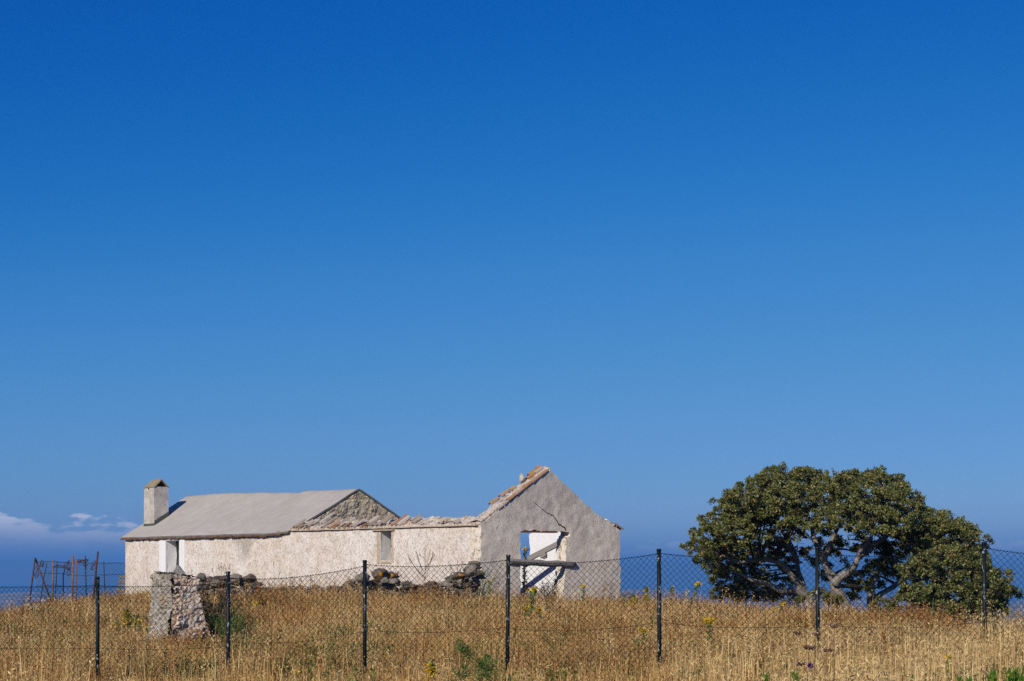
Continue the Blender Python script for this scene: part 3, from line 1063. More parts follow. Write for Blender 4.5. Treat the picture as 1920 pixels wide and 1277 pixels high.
def tile(p, d, up, L, r0=.085, r1=.068, mat='tilegrey', conv=1, parent=None):
    """half-round clay tile from p along d"""
    d = d.normalized(); side = d.cross(up).normalized(); up = side.cross(d)
    mb = MB()
    n = 7
    vs = []
    for s_, r in ((0, r0), (L, r1)):
        for th in (0, .014):
            for i in range(n):
                w_ = math.pi * i / (n - 1)
                rr = r - th
                vs.append(p + d * (s_ + .01 * math.sin(i * 2.1)) + side * math.cos(w_) * rr + up * math.sin(w_) * rr * conv)
    fs = []
    for i in range(n - 1):
        fs += [(i, i + 1, 2 * n + i + 1, 2 * n + i), (n + i, 3 * n + i, 3 * n + i + 1, n + i + 1), (i, n + i, n + i + 1, i + 1), (2 * n + i, 2 * n + i + 1, 3 * n + i + 1, 3 * n + i)]
    fs += [(0, 2 * n, 3 * n, n), (n - 1, 2 * n - 1, 4 * n - 1, 3 * n - 1)]
    mb.add(vs, fs, 0, False)
    return mb.build('roof_tile', MAT[mat], parent or house)


SL = (BX + Vector((0, 0, .58))).normalized()
UPV = Vector((0, 0, 1))
t = .9
while t < GW - .15:
    if t > 4.0 or R.random() < .45:
        v = R.uniform(.0, .28) if R.random() < .6 else -.08
        L_ = R.uniform(.34, .72) if t > 3.5 else R.uniform(.2, .4)
        d = (SL + AX * R.uniform(-.12, .12) + UPV * R.uniform(-.05, .08)).normalized()
        tile(HP(t, v, max(bed_top(t, max(v, .05)), EZ + .05) + R.uniform(.0, .035)), d, UPV, L_, mat='tile' if R.random() < .10 else 'tilegrey')
    t += R.uniform(.20, .36)
# a few tile ends hanging over the eave
for t in (10.6, 10.25, 9.9, 8.55, 8.25, 7.95, 7.6, 6.55, 6.25):
    tile(HP(t, -.10, EZ + .085 + R.uniform(-.01, .02)), SL, UPV, .34, .07, .06, 'tile' if R.random() < .5 else 'tilegrey', -1)
# remains of the verge along the gable
gm = MB()
us = lines(.0, AP_U + .02, .08, [])
for u in us:
    for t in (.02, .12, .22, .34, .46, .58):
        z = 3.12 + (AP_Z - 3.12) * u / AP_U + .055 + .04 * n3((u, t, 0), 5, 41) + .03 * n3((u, t, 0), 11, 42) + .06 * math.sin(t * 5.4) * (u < 1.5 or u > 1.7)
        gm.v.append(tuple(HP(t, u, z)))
    gm.v.append(tuple(HP(.58, u, 3.05 + (AP_Z - 3.12) * u / AP_U - .1)))
    gm.v.append(tuple(HP(.02, u, 3.05 + (AP_Z - 3.12) * u / AP_U - .02)))
k = 8
for i in range(len(us) - 1):
    for j in range(k):
        gm.f.append((i * k + j, i * k + (j + 1) % k, (i + 1) * k + (j + 1) % k, (i + 1) * k + j)); gm.m.append(0); gm.sm.append(False)
gm.build('verge_mortar', MAT['mortar'], house)
GSL = (BX * AP_U + Vector((0, 0, AP_Z - 3.12))).normalized()


def gl(u, t, dz=0):
    return HP(t, u, 3.12 + (AP_Z - 3.12) * u / AP_U + dz)


for u in (1.12, 1.46, 1.80, 2.14, 2.48):
    tile(gl(u, .045, .035 + R.uniform(-.005, .012)), GSL, UPV, .40, .085, .072, 'tile')
for u in (.70, .95):
    tile(gl(u, .05, .02), GSL, UPV, .25, .08, .07, 'tilegrey')
for u, t, L_ in ((2.2, .3, .38), (2.5, .28, .38), (2.42, .5, .42), (1.25, .56, .42), (1.62, .5, .25), (.85, .58, .4), (2.75, .5, .2)):
    tile(gl(u, t, .10 + R.uniform(-.01, .03)), GSL, UPV, L_, .09, .075, 'tile')
sm_ = MB()
sm_.stone(gl(2.05, .42, .27), (.12, .11, .17), 77)
sm_.build('ridge_stone', MAT['palestone'], house)
# thin broken verge down the right slope and tile at its foot
rv = MB()
for i, u in enumerate(lines(5.35, 6.1, .11, [])):
    rv.stone(HP(.12 + R.uniform(-.02, .1), u, gable_top(u) + .02 - .02 * (u > 5.6)), (.11, .14, .05), 200 + i, rough=.3)
rv.build('eave_mortar', MAT['mortar'], house)
dn = (BX + Vector((0, 0, -.5))).normalized()
for i in range(3):
    tile(HP(.02 + .17 * i, 5.78, 3.20 + .01 * i), dn, UPV, .46, .075, .085, 'tile')
# crack through the gable plaster, and the rusted lintel over the doorway
CR = [(2.15, 3.90), (2.32, 3.80), (2.42, 3.74), (2.62, 3.62), (2.80, 3.52), (2.96, 3.46), (3.06, 3.45), (3.10, 3.38), (3.22, 3.26), (3.30, 3.14), (3.44, 3.10), (3.58, 3.02), (3.64, 2.93)]
cb_ = MB()
def gsurf(u, z, e):
    w_ = HP(0, u, z)
    return HP(.03 * (n3(w_, .9, 4) * .55 + n3(w_, 3.3, 4) * .45 + n3(w_, 8, 4) * .4) - e, u, z)
pts = []
for (p, q) in zip(CR[:-1], CR[1:]):
    for i in range(3):
        f_ = i / 3
        pts.append((p[0] + (q[0] - p[0]) * f_ + R.uniform(-.012, .012), p[1] + (q[1] - p[1]) * f_ + R.uniform(-.015, .015)))
for i in range(len(pts) - 1):
    wd0 = .004 + .016 * i / len(pts); wd1 = .004 + .016 * (i + 1) / len(pts)
    a, b = pts[i], pts[i + 1]
    cb_.add([gsurf(a[0] - wd0 * .6, a[1] - wd0, .008), gsurf(a[0] + wd0 * .6, a[1] + wd0, .008), gsurf(b[0] + wd1 * .6, b[1] + wd1, .008), gsurf(b[0] - wd1 * .6, b[1] - wd1, .008)], [(0, 1, 2, 3)])
cb_.build('crack', MAT['darkcrack'], gab)
rl = MB()
rl.box(HP(.16, 2.45, 2.895), AX * .15, BX * .82, Vector((0, 0, .03)))
rl.build('lintel', MAT['redlintel'], gab)

# ------------------------------------------------------------------ loose timbers at the doorway
lg = MB()
p0, p1 = HP(.0, 1.02, 1.905), HP(.0, 4.02, 1.815)
N_ = 14
lg.tube([p0 + (p1 - p0) * (i / N_) + Vector((0, 0, .012 * math.sin(i * 1.3))) for i in range(N_ + 1)], [.105 + .008 * math.sin(i * 2.1) if 0 < i < N_ else .08 for i in range(N_ + 1)], 12)
o = lg.build('log', MAT['wood'], loc=p0)
tag(o, 'thick grey weathered log lying level across the broken doorway', 'log')
P1 = at(985, 1051, 63.45); P2 = at(1040, 1023, 62.65)
bdir = P2 - P1
bm_ = MB()
q0, q1 = P1 - bdir * 2.2, P1 + bdir * 2.05
bs = bdir.cross(Vector((0, 0, 1))).normalized(); bu = bs.cross(bdir).normalized()
bm_.box((q0 + q1) / 2, (q1 - q0) / 2, bs * .06, bu * .085)
o = empty('fallen_beam', q0, 'grey roof beam leaning diagonally inside the ruin doorway', 'beam')
bm_.build('timber', MAT['wood'], o)
br_ = MB()
q = at(1019, 1041, 62.7)
br_.box(q, bdir.normalized() * .13, bs * .05, bu * .07)
br_.box(q + Vector((.05, 0, -.07)), bdir.normalized() * .07, bs * .04, bu * .05)
br_.build('bracket', MAT['wood'], o)

#@@FENCES
# ------------------------------------------------------------------ chain-link fence
def fpos(k):
    Y = 24.98 * (1 - .0228 * k)
    X = 24.98 / F * (-777 + 256.83 * k)
    return X, Y


TOPS = {-1: 1087, 0: 1081, 1: 1071, 2: 1050, 3: 1040, 4: 1029, 5: 1025, 6: 1016, 7: 1010}
SAG = {-1: (1100, 1100), 0: (1092, 1098), 1: (1083, 1065), 2: (1063, 1054), 3: (1053, 1041), 4: (1038, 1040), 5: (1040, 1044), 6: (1030, 1050), 7: (1040, 1040)}
fence = empty('chainlink_fence', (0, 23.3, .1), 'dark green chain-link fence on thin steel posts across the dry grass', 'fence')
tops = {}
for k in range(-1, 8):
    X, Y = fpos(k)
    zt = EYE + (HZ - TOPS[k]) / F * Y
    tops[k] = zt
    pb = MB()
    lean = {2: -.004, 3: -.016, 4: .010, 5: .012, 6: .012}.get(k, 0)
    zb = G(X, Y) - .2
    r_ = .0265
    pb.tube([(X + lean, Y, zb), (X + lean * .5, Y, (zb + zt) / 2), (X, Y, zt - .012)], r_, 14)
    po = pb.build('post', MAT['post'], fence)
    cp_ = MB()
    cp_.tube([(X, Y, zt - .03), (X, Y, zt - .006), (X, Y, zt)], [r_ + .004, r_ + .004, r_ - .006], 14)
    cp_.build('cap', MAT['post'], po)
for k in range(-1, 7):
    X0, Y0 = fpos(k); X1, Y1 = fpos(k + 1)
    yl, yr = {-1: (1100, 1098), 0: (1098, 1092), 1: (1083, 1061), 2: (1058, 1050), 3: (1052, 1038), 4: (1037, 1040), 5: (1037, 1030), 6: (1027, 1040)}[k]
    za = EYE + (HZ - yl) / F * Y0; zb = EYE + (HZ - yr) / F * Y1
    sag = {-1: .01, 0: .03, 1: .07, 2: .05, 3: .06, 4: .05, 5: .06, 6: .06}[k]

    def ztop(u):
        return za + (zb - za) * u - sag * 4 * u * (1 - u) * (1.15 - .3 * u)
    L_ = math.hypot(X1 - X0, Y1 - Y0)
    pch = .0385
    nW = int(L_ / pch)
    hgt = 1.42
    nS = int(hgt / .039)
    nx_, ny_ = -(Y1 - Y0) / L_, (X1 - X0) / L_
    mb = MB()
    rw = .0034

    def P_(s_, v, off=0):
        u = min(max(s_ / L_, 0), 1)
        bow = .02 * math.sin(u * 7 + k) * math.sin(v * 3)
        return Vector((X0 + (X1 - X0) * u + nx_ * (off + bow), Y0 + (Y1 - Y0) * u + ny_ * (off + bow), ztop(u) - v))
    for j in range(nW):
        pts = []
        for i in range(nS + 1):
            s_ = (j + (i + j) % 2) * L_ / nW
            pts.append(P_(s_ + .003 * n3((j, i, k), 1.1), i * hgt / nS + .003 * n3((j, i, k), .9, 4), .003 * (1 if (i + j) % 2 else -1)))
        mb.tube(pts, rw, 3, cap=False, smooth=False)
    # twisted ends along the top
    for j in range(nW + 1):
        p = P_(j * L_ / nW, 0)
        mb.tube([p + Vector((0, 0, -.006)), p + Vector((0, 0, .006))], .008, 5)
    mo_ = mb.build('mesh_panel', MAT['mesh'], fence)
    tw = MB()
    for v in (.0, .86, 1.38):
        n_ = 16
        tw.tube([P_(i * L_ / n_, v + (.004 if 0 < i < n_ else 0), .004) for i in range(n_ + 1)], .0026, 4, cap=False)
    tw.build('tension_wire', MAT['mesh'], fence)

# ------------------------------------------------------------------ old rusty wire fence at the left end of the house
YR = 68.0
rf = empty('rusty_wire_fence', at(120, 1128, YR), 'old rusty iron stakes strung with torn wire netting left of the house', 'fence')
STK = [('rust', [(66, 1046), (60, 1092), (54, 1140)], .05, 0), ('rust', [(66, 1046), (82, 1090), (99, 1136)], .05, .1), ('darkwire', [(88, 1056), (82, 1085), (76, 1128)], .03, 1.5),
       ('rustlight', [(100, 1049), (99.5, 1090), (98.5, 1135)], .05, .1), ('darkwire', [(107, 1053), (105.5, 1090), (103, 1130)], .03, .8),
       ('darkwire', [(130, 1050), (122, 1066), (118.5, 1080), (119, 1130)], .03, .6), ('rustlight', [(137, 1040), (136.5, 1085), (136, 1132)], .045, .1),
       ('rustlight', [(143, 1050), (143, 1090), (142.5, 1130)], .04, .5), ('darkwire', [(160, 1042), (161, 1085), (162, 1125)], .035, 1.2),
       ('rust', [(184, 1034), (180, 1070), (175, 1125)], .06, .0), ('darkwire', [(194.5, 1052), (195.5, 1080), (197, 1120)], .03, 2.2)]
for mt_, pl, r_, dy in STK:
    b = MB()
    b.tube([at(x, y, YR + dy) for x, y in pl], r_ * .62, 7)
    b.build('stake', MAT[mt_], rf)
nb = MB()


def np_(x, y):
    return at(x, y, YR + .9 + .3 * math.sin(x * .06))


def ntop(x):
    return 1055 + 2.2 * math.sin(x * .05) + (2.5 if x > 190 else 0)


pw, ph = 3.1, 3.3
j = 0
x = 68
while x < 234:
    pts = []
    i = 0
    y = ntop(x)
    while y < 1127:
        pts.append(np_(x + pw * ((i + j) % 2) + .5 * n3((x, y, 0), .08), y))
        y += ph; i += 1
    nb.tube(pts, .0058, 3, cap=False, smooth=False)
    x += pw; j += 1
nb.build('netting', MAT['darkwire'], rf)
bb = MB()
for y0 in (0, 22, 45):
    bb.tube([np_(x, ntop(x) + y0 + .6 * math.sin(x * .7)) for x in range(68, 236, 4)], .009, 4, cap=False)
bb.build('strand', MAT['darkwire'], rf)
for (cx_, cy_, wx, hy) in ((78, 1057, 5, 8), (126, 1060, 8, 10), (129, 1072, 4, 10), (161, 1056, 6, 9), (175, 1060, 8, 12), (110, 1062, 14, 3), (68, 1072, 6, 14), (150, 1052, 18, 4)):
    tb = MB()
    for q in range(3):
        a = R.uniform(0, 6)
        tb.tube([at(cx_ + wx * math.sin(a + s_ * R.uniform(.7, 1.2)) * R.uniform(.5, 1), cy_ + hy * math.cos(a * 1.3 + s_ * .9) * R.uniform(.5, 1), YR + .8 + .1 * math.sin(s_)) for s_ in range(9)], .008, 4, cap=False)
    tb.build('wire_tangle', MAT['rust'], rf)
fr = MB()
fr.tube([at(55, 1131, YR), at(98, 1127, YR + .1)], .03, 6)
fr.build('rail', MAT['rust'], rf)

# ------------------------------------------------------------------ pallet leaning on the far end of the house
pr = at(229, 1118, 77.5)
pal = empty('wooden_pallet', pr, 'grey wooden pallet leaning against the left end of the house', 'pallet')
pu = Vector((.22, .1, 1)).normalized()
px_ = Vector((1, .15, 0)).normalized()
pn = px_.cross(pu).normalized()
for k, nm in ((0, 'board'),):
    for i in range(5):
        b = MB()
        c = pr + pu * (.06 + .20 * i) + px_ * .12
        b.box(c, px_ * .42, pu * (.055 + .01 * (i % 2)), pn * .012)
        b.build('board', MAT['pallet'], pal)
for i in range(3):
    b = MB()
    b.box(pr + pu * .46 + px_ * (-.24 + .36 * i) - pn * .065, px_ * .045, pu * .47, pn * .05)
    b.build('stringer', MAT['pallet'], pal)

#@@STONES
# ------------------------------------------------------------------ stone stub and dry-stone walls
YP = 35.0
pil = empty('stone_pillar', at(335, 1208, YP), 'ruined rubble stone wall stub standing in the grass behind the fence', 'stone pillar')
d1 = Vector((.55, -.835, 0)).normalized(); d2 = Vector((.835, .55, 0)).normalized()       # the left face runs along -d1, the broken end along d2
gzp = pil.location.z - .35
corner = at(325, 1208, YP - .3); corner.z = 0
ht = at(0, 1076, YP).z


def rubble_face(name, P, nrm, s0, s1, z0, z1, cell, amp, step, seed, mat, parent):
    """rough masonry: a fine sheet raised into stones, with sunk joints"""
    ns, nz = max(2, int((s1 - s0) / step)), max(2, int((z1 - z0) / step))
    vs, tone, gap = [], [], []
    for j in range(nz + 1):
        for i in range(ns + 1):
            a, b = i / ns, j / nz
            p = P(a, b)
            w_ = Vector((p.x * .8, p.y * .8, p.z * 1.5)) / cell + Vector((seed * 3.1, seed, 0))
            w_ += Vector((n3(p, 6, seed), n3(p, 6, seed + 1), n3(p, 6, seed + 2))) * .45
            ds, ps = mnoise.voronoi(w_, distance_metric='DISTANCE', exponent=2.5)
            e = min(1, max(0, (ds[1] - ds[0]) * 2.6))
            h = abs(math.sin(ps[0].x * 12.9 + ps[0].y * 78.2 + ps[0].z * 37.7) * 437.5) % 1
            open_ = min(1, max(0, .75 + 2.0 * n3(p, 2.1, seed + 7)))          # where the pointing has fallen out
            e = 1 - (1 - e) * (.25 + .75 * open_)
            d = amp * (min(1, e * 1.6) ** .5) * (.15 + 1.1 * h * (.3 + .7 * open_)) + .022 * n3(p, 8, seed) + .02 * n3(p, 19, seed) + .06 * n3(p, 2.4, seed) - .10 * max(0, n3(p, 4.2, seed + 11) - .38)
            vs.append(p + nrm * d); tone.append(h); gap.append(e)
    fs = [(j * (ns + 1) + i, j * (ns + 1) + i + 1, (j + 1) * (ns + 1) + i + 1, (j + 1) * (ns + 1) + i) for j in range(nz) for i in range(ns)]
    b = MB(); b.add(vs, fs, 0, False)
    o = b.build(name, mat, parent)
    o.data.attributes.new('tone', 'FLOAT', 'POINT').data.foreach_set('value', tone)
    o.data.attributes.new('joint', 'FLOAT', 'POINT').data.foreach_set('value', gap)
    return o


def masonry(name, cols, joint, warm):
    m = NT(name)
    at1 = m.node('ShaderNodeAttribute', attribute_name='tone'); at2 = m.node('ShaderNodeAttribute', attribute_name='joint')
    nz = m.noise(11, 5, .7); nb = m.noise(2.3, 4, .6)
    v = m.math('ADD', m.math('MULTIPLY', at1.outputs['Fac'], .6), m.math('MULTIPLY', nz, .45))
    k = len(cols)
    c = m.ramp(v, [(.15 + .7 * i / (k - 1), cc) for i, cc in enumerate(cols)])
    c = m.mix(m.ramp(nb, [(.52, 0), (.66, 1)]), c, warm)
    c = m.mix(m.ramp(at2.outputs['Fac'], [(.06, 1), (.32, 0)]), c, joint)
    return m.out(c, m.bump(nz, .8, .03))


MAT['mason_grey'] = masonry('grey_masonry', [(.18, .155, .125), (.33, .29, .24), (.52, .47, .39)], (.13, .10, .07), (.38, .28, .18))
MAT['mason_pink'] = masonry('pink_masonry', [(.38, .25, .16), (.58, .44, .32), (.70, .60, .50)], (.24, .12, .05), (.46, .42, .38))
wL, wR = 1.0, .60


def fl(z):
    return .34 * max(0, 1 - z) ** 1.7


rubble_face('weathered_side', lambda a, b: corner - d1 * ((1 - a) * wL * (1 + .06 * (1 - b))) - d2 * (.10 * (1 - b) * 1) + Vector((0, 0, gzp + (ht - gzp) * b)), -d2, 0, wL, gzp, ht, .085, .05, .016, 3, MAT['mason_grey'], pil)
rubble_face('broken_end', lambda a, b: corner + d2 * (a * (wR - .12 * b + fl(b)) - .10 * (1 - b) * (1 - a)) + d1 * .02 * (1 - b) + Vector((0, 0, gzp + (ht - gzp) * b - .10 * a * b)), d1, 0, wR, gzp, ht, .125, .075, .016, 5, MAT['mason_pink'], pil)
rubble_face('inner_side', lambda a, b: corner + d2 * (wR - .12 * b + fl(b)) - d1 * (a * wL) + Vector((0, 0, gzp + (ht - gzp) * b - .10 * b)), d2, 0, wL, gzp, ht, .15, .06, .04, 7, MAT['mason_grey'], pil)
rubble_face('back_side', lambda a, b: corner - d1 * wL + d2 * ((1 - a) * (wR - .12 * b + fl(b))) + Vector((0, 0, gzp + (ht - gzp) * b - .10 * (1 - a) * b)), -d1, 0, wR, gzp, ht, .15, .06, .04, 8, MAT['mason_grey'], pil)
rubble_face('top_bed', lambda a, b: corner + d2 * (a * (wR - .12)) - d1 * (b * wL) + Vector((0, 0, ht - .10 * a)), Vector((0, 0, 1)), 0, wR, 0, wL, .13, .05, .03, 9, MAT['mason_grey'], pil)
for (px, py, sx, sy, sz, sd, dy) in ((297, 1080, .11, .15, .10, 1, .55), (312, 1085, .08, .12, .06, 2, .2), (330, 1083, .16, .16, .05, 4, 0), (350, 1081, .09, .12, .05, 5, .1), (366, 1089, .07, .1, .05, 6, .25)):
    pb = MB()
    pb.stone(at(px, py, YP + dy), (sx, sy, sz), 900 + sd, 0, .2, 3)
    pb.build('top_stone', MAT['pillargrey'], pil)
cs = MB()
c0 = at(334, 1082, YP)
vs = [at(314, 1083, YP - .18), at(352, 1081, YP - .02), at(346, 1084, YP + .3), at(318, 1085, YP + .25), at(333, 1058.5, YP), at(337, 1061, YP + .2), at(326, 1070, YP - .14), at(344, 1072, YP - .06)]
cs.add(vs, [(0, 1, 7, 6), (6, 7, 4), (1, 2, 5, 7), (7, 5, 4), (2, 3, 5), (3, 0, 6), (3, 6, 4, 5), (0, 3, 2, 1)])
o = cs.build('cap_stone', MAT['pillargrey'], loc=c0)
tag(o, 'pointed grey stone lying on top of the ruined wall stub', 'stone')

MAT['mason_brown'] = masonry('brown_rubble', [(.36, .285, .185), (.49, .395, .265), (.64, .535, .385)], (.27, .21, .135), (.42, .36, .27))
rf_top = in_top(GW)
rubble_face('rubble_facing', lambda a, b: HP(GW - .05, THK + (WID - 2 * THK) * (1 - a), 2.6 + (rf_top(THK + (WID - 2 * THK) * (1 - a)) - 2.62) * b), -AX, 0, WID - 2 * THK, 2.6, 4.7, .15, .036, .04, 21, MAT['mason_brown'], house)
dw_ = empty('dry_stone_wall', at(420, 1120, 46), 'low dark dry-stone wall behind the stone stub, half sunk in grass', 'stone wall')
for part, rows in (('coping', [(1084, .13, .10)]), ('courses', [(1094, .12, .085), (1103, .12, .085), (1113, .12, .09), (1124, .13, .1), (1136, .13, .1)])):
    b = MB()
    for (y, sx, sz) in rows:
        x = 366 + (0 if y > 1090 else 6)
        while x < 474:
            w_ = R.uniform(10, 19)
            yy = y + R.uniform(-3, 3) + (2 if 440 < x < 455 and y < 1090 else 0)
            b.stone(at(x + w_ / 2, yy, 46 + R.uniform(-.1, .15)), (w_ * .55 / F * 46 * 1.05, .2, sz * R.uniform(.85, 1.25)), R.randrange(9999), 0, .25)
            x += w_
    b.build(part, MAT['darkstone'], dw_)

rw_ = empty('rubble_wall', at(790, 1110, 54.5), 'collapsed low rubble wall in front of the ruin, grey stones among grass', 'stone wall')


def rub_top(x):
    if x < 650:
        return 1104 - (x - 480) * .03 + 3 * math.sin(x * .21)
    if x < 745:
        return 1089 + 3 * math.sin(x * .3)
    if x < 830:
        return 1093 + 4 * math.sin(x * .13)
    return 1091 - (x - 830) * .55 + 3 * math.sin(x * .35)


b = MB()
x = 484
while x < 903:
    yt = rub_top(x)
    y = yt
    w_ = R.uniform(6, 14)
    while y < 1135:
        h_ = R.uniform(6, 11)
        b.stone(at(x + R.uniform(-3, 3), y + h_ / 2, 54.6 + R.uniform(-.2, .2) + (0 if x < 850 else 1.2) - (2.2 if x < 650 else 0)), (w_ * .55 / F * 54, .22, h_ * .62 / F * 54), R.randrange(9999), 0, .28)
        y += h_
    x += w_ * .92
b.build('rubble', MAT['darkstone'], rw_)
for (px, py, rx, rzv, mat_, lab, Y) in (
        (679, 1083, .24, .17, 'darkstone', 'rounded grey boulder left of the post, on the rubble wall', 54.2),
        (711, 1078, .27, .19, 'lichenstone', 'dark boulder with orange lichen on its peak, on the rubble wall', 54.1),
        (728, 1081, .30, .16, 'lichenstone', 'wide boulder coated with bright orange lichen under the window', 54.5),
        (722, 1089, .16, .11, 'darkstone', 'small pale grey boulder below the lichen boulders', 53.7),
        (737, 1090, .2, .10, 'darkstone', 'flat grey boulder at the right foot of the lichen boulders', 53.6),
        (859, 1080, .26, .10, 'lichenstone', 'long flat brown stone topping the rubble wall near the gable corner', 54.4),
        (884, 1068, .2, .19, 'darkstone', 'upright grey stone highest on the rubble wall by the gable corner', 55.2)):
    b = MB()
    p = at(px, py, Y)
    b.stone(p, (rx * .82, rx * .7, rzv * .8), int(px * 7 + py), 0, .25, 3, flat=True, ncut=6)
    o = b.build('boulder', MAT[mat_], loc=p)
    tag(o, lab, 'boulder', 'loose boulders on the rubble wall')
for (px, py, sx, Y, lab) in ((63, 1139, .16, 66, 'small pale stone at the foot of the rusty stakes, in front'), (81, 1127, .10, 67, 'tiny whitish stone under the leaning rusty brace'), (51, 1136, .12, 66.3, 'small tan stone at the grass edge by the leftmost stake')):
    b = MB(); p = at(px, py, Y)
    b.stone(p, (sx, sx, sx * .7), int(px * 3), 0, .2)
    o = b.build('pale_stone', MAT['palestone'], loc=p)
    tag(o, lab, 'stone', 'pale stones by the rusty fence')

#@@TREES
# ------------------------------------------------------------------ trees
def smooth_path(pts, n=5):
    out = []
    P = [pts[0]] + list(pts) + [pts[-1]]
    for i in range(1, len(P) - 2):
        for k in range(n):
            t = k / n
            a, b, c, d = P[i - 1], P[i], P[i + 1], P[i + 2]
            out.append(.5 * ((2 * b) + (c - a) * t + (2 * a - 5 * b + 4 * c - d) * t * t + (3 * b - a - 3 * c + d) * t ** 3))
    out.append(P[-2])
    return out


def leafset(rng, centers, per, size, asp=.5):
    """numpy leaf quads: a rosette of leaves around every centre"""
    n = len(centers) * per
    c = np.repeat(np.array(centers), per, axis=0)
    d = rng.normal(size=(n, 3)); d[:, 2] += .35
    d /= np.linalg.norm(d, axis=1, keepdims=True)
    s = rng.normal(size=(n, 3)); s -= d * (s * d).sum(1, keepdims=True)
    s /= np.linalg.norm(s, axis=1, keepdims=True)
    nrm = np.cross(d, s)
    L = size * rng.uniform(.7, 1.35, (n, 1))
    base = c + d * L * .25
    w = L * asp * .5
    v = np.stack([base, base + d * L * .5 + s * w - nrm * L * .06, base + d * L, base + d * L * .5 - s * w - nrm * L * .06], 1).reshape(-1, 3)
    return v


def leaf_object(name, v, mat, parent):
    org = Vector((0, 0, 0)); q = parent
    while q is not None:
        org += Vector(q.location); q = q.parent
    n = len(v) // 4
    me = bpy.data.meshes.new(name)
    me.vertices.add(len(v)); me.loops.add(len(v)); me.polygons.add(n)
    me.vertices.foreach_set('co', (v - np.array(org)).astype(np.float32).ravel())
    me.loops.foreach_set('vertex_index', np.arange(len(v), dtype=np.int32))
    me.polygons.foreach_set('loop_start', np.arange(n, dtype=np.int32) * 4)
    me.update(calc_edges=True)
    me.materials.append(mat)
    o = bpy.data.objects.new(name, me)
    COL.objects.link(o)
    o.parent = parent
    return o


def tree(name, label, cat, Y, base, limbs, blobs, seed, leafm='leaf', dens=1.0, leaf=.068, deep=1.6, under=None, group=None, per=14, trunk_n=10):
    rng = np.random.default_rng(seed); rr = random.Random(seed)
    root = empty(name, at(base[0], base[1], Y), label, cat, group)
    tk = MB(); pts_all = []
    px2m = Y / F
    for (pl, r0, r1, dy) in limbs:
        pts = []
        for i, (x, y) in enumerate(pl):
            f_ = i / max(1, len(pl) - 1)
            pts.append(at(x, y, Y + dy * f_))
        sp = smooth_path(pts, 5)
        for i in range(len(sp)):
            w_ = Vector((n3(sp[i], 2.1, seed), n3(sp[i], 2.1, seed + 1), n3(sp[i], 2.1, seed + 2))) * .05
            sp[i] = sp[i] + w_
        rad = [(r0 + (r1 - r0) * (i / (len(sp) - 1))) * px2m * (1 + .16 * n3(sp[i], 3.5, seed)) for i in range(len(sp))]
        tk.tube(sp, rad, trunk_n)
        pts_all += [(p, r) for p, r in zip(sp, rad)][len(sp) // 3:]
    trunk = tk.build('trunk', MAT['bark'], root)
    cents = []
    bt = MB()
    for (x, y, r, *ex) in blobs:
        dn = ex[0] if ex else 1.0
        back = ex[1] if len(ex) > 1 else 0
        dys = [rr.uniform(-deep, -deep * .2), rr.uniform(deep * .1, deep)] if r > 16 else [rr.uniform(-deep * .6, deep * .6)]
        if under and y > under and x > 1345:
            dys = [rr.uniform(1.0, 2.6)]                       # hangs behind, in the shade of the canopy
        elif under and y > under - 85 and r > 21:
            dys = [rr.uniform(-3.3, -2.1), rr.uniform(-1.5, -.3), rr.uniform(.5, 2.0)]
        elif under and r > 21:
            dys = [rr.uniform(-2.0, -.8), rr.uniform(-.3, .6), rr.uniform(1.0, 2.2)]
        if back:
            dys = [back * rr.uniform(.6, 1.3)]
        for dy in dys:
            c = at(x + rr.uniform(-6, 6), y + rr.uniform(-4, 4), Y + dy)
            rm = r * px2m * rr.uniform(.9, 1.1)
            # limb to the blob
            near = min(pts_all, key=lambda q: (q[0] - c).length + max(0, q[0].z - c.z) * 1.2)
            a = near[0]
            mid = (a + c) / 2 + Vector((rr.uniform(-.2, .2), rr.uniform(-.2, .2), rr.uniform(-.05, .25)))
            sp = smooth_path([a, mid, c], 4)
            r0 = min(near[1] * .7, .06)
            bt.tube(sp, [r0 + (.012 - r0) * i / (len(sp) - 1) for i in range(len(sp))], 5, cap=False)
            for q in range(5):
                dvec = Vector((rr.gauss(0, 1), rr.gauss(0, 1), rr.gauss(.3, 1))).normalized()
                e = c + dvec * rm * .95
                m_ = (c + e) / 2 + Vector((rr.uniform(-.1, .1), rr.uniform(-.1, .1), rr.uniform(-.02, .1)))
                bt.tube(smooth_path([c, m_, e], 3), .0075, 4, cap=False)
            n = int(30 * dn * dens * (rm / .5) ** 2 * (2.1 if under and y > under and x > 1345 else 1.0))
            d = rng.normal(size=(n, 3)); d /= np.linalg.norm(d, axis=1, keepdims=True)
            rad = rm * (rng.uniform(.35, 1, (n, 1)) ** .4)
            q = np.array(c) + d * rad * np.array([1.12, 1.12, .84])
            nz = np.array([n3(p, 2.4, seed) for p in q])
            q = q[nz > -.12]
            # sprays: each holds several rosettes, domed upwards
            k_ = 7
            qq = np.repeat(q, k_, axis=0)
            e_ = rng.normal(size=(len(qq), 3)); e_ /= np.linalg.norm(e_, axis=1, keepdims=True)
            e_[:, 2] = np.abs(e_[:, 2]) * .9 - .15
            q = qq + e_ * rng.uniform(.05, .135, (len(qq), 1))
            # let the underside stay open
            low = (q[:, 2] - c.z) / rm
            q = q[(low > -.55) | (rng.uniform(size=len(q)) < .35)]
            cents.append(q)
    bt.build('branches', MAT['twig'], root)
    cents = np.concatenate(cents)
    leaf_object('crown', leafset(rng, cents, per, leaf), MAT[leafm], root)
    return root


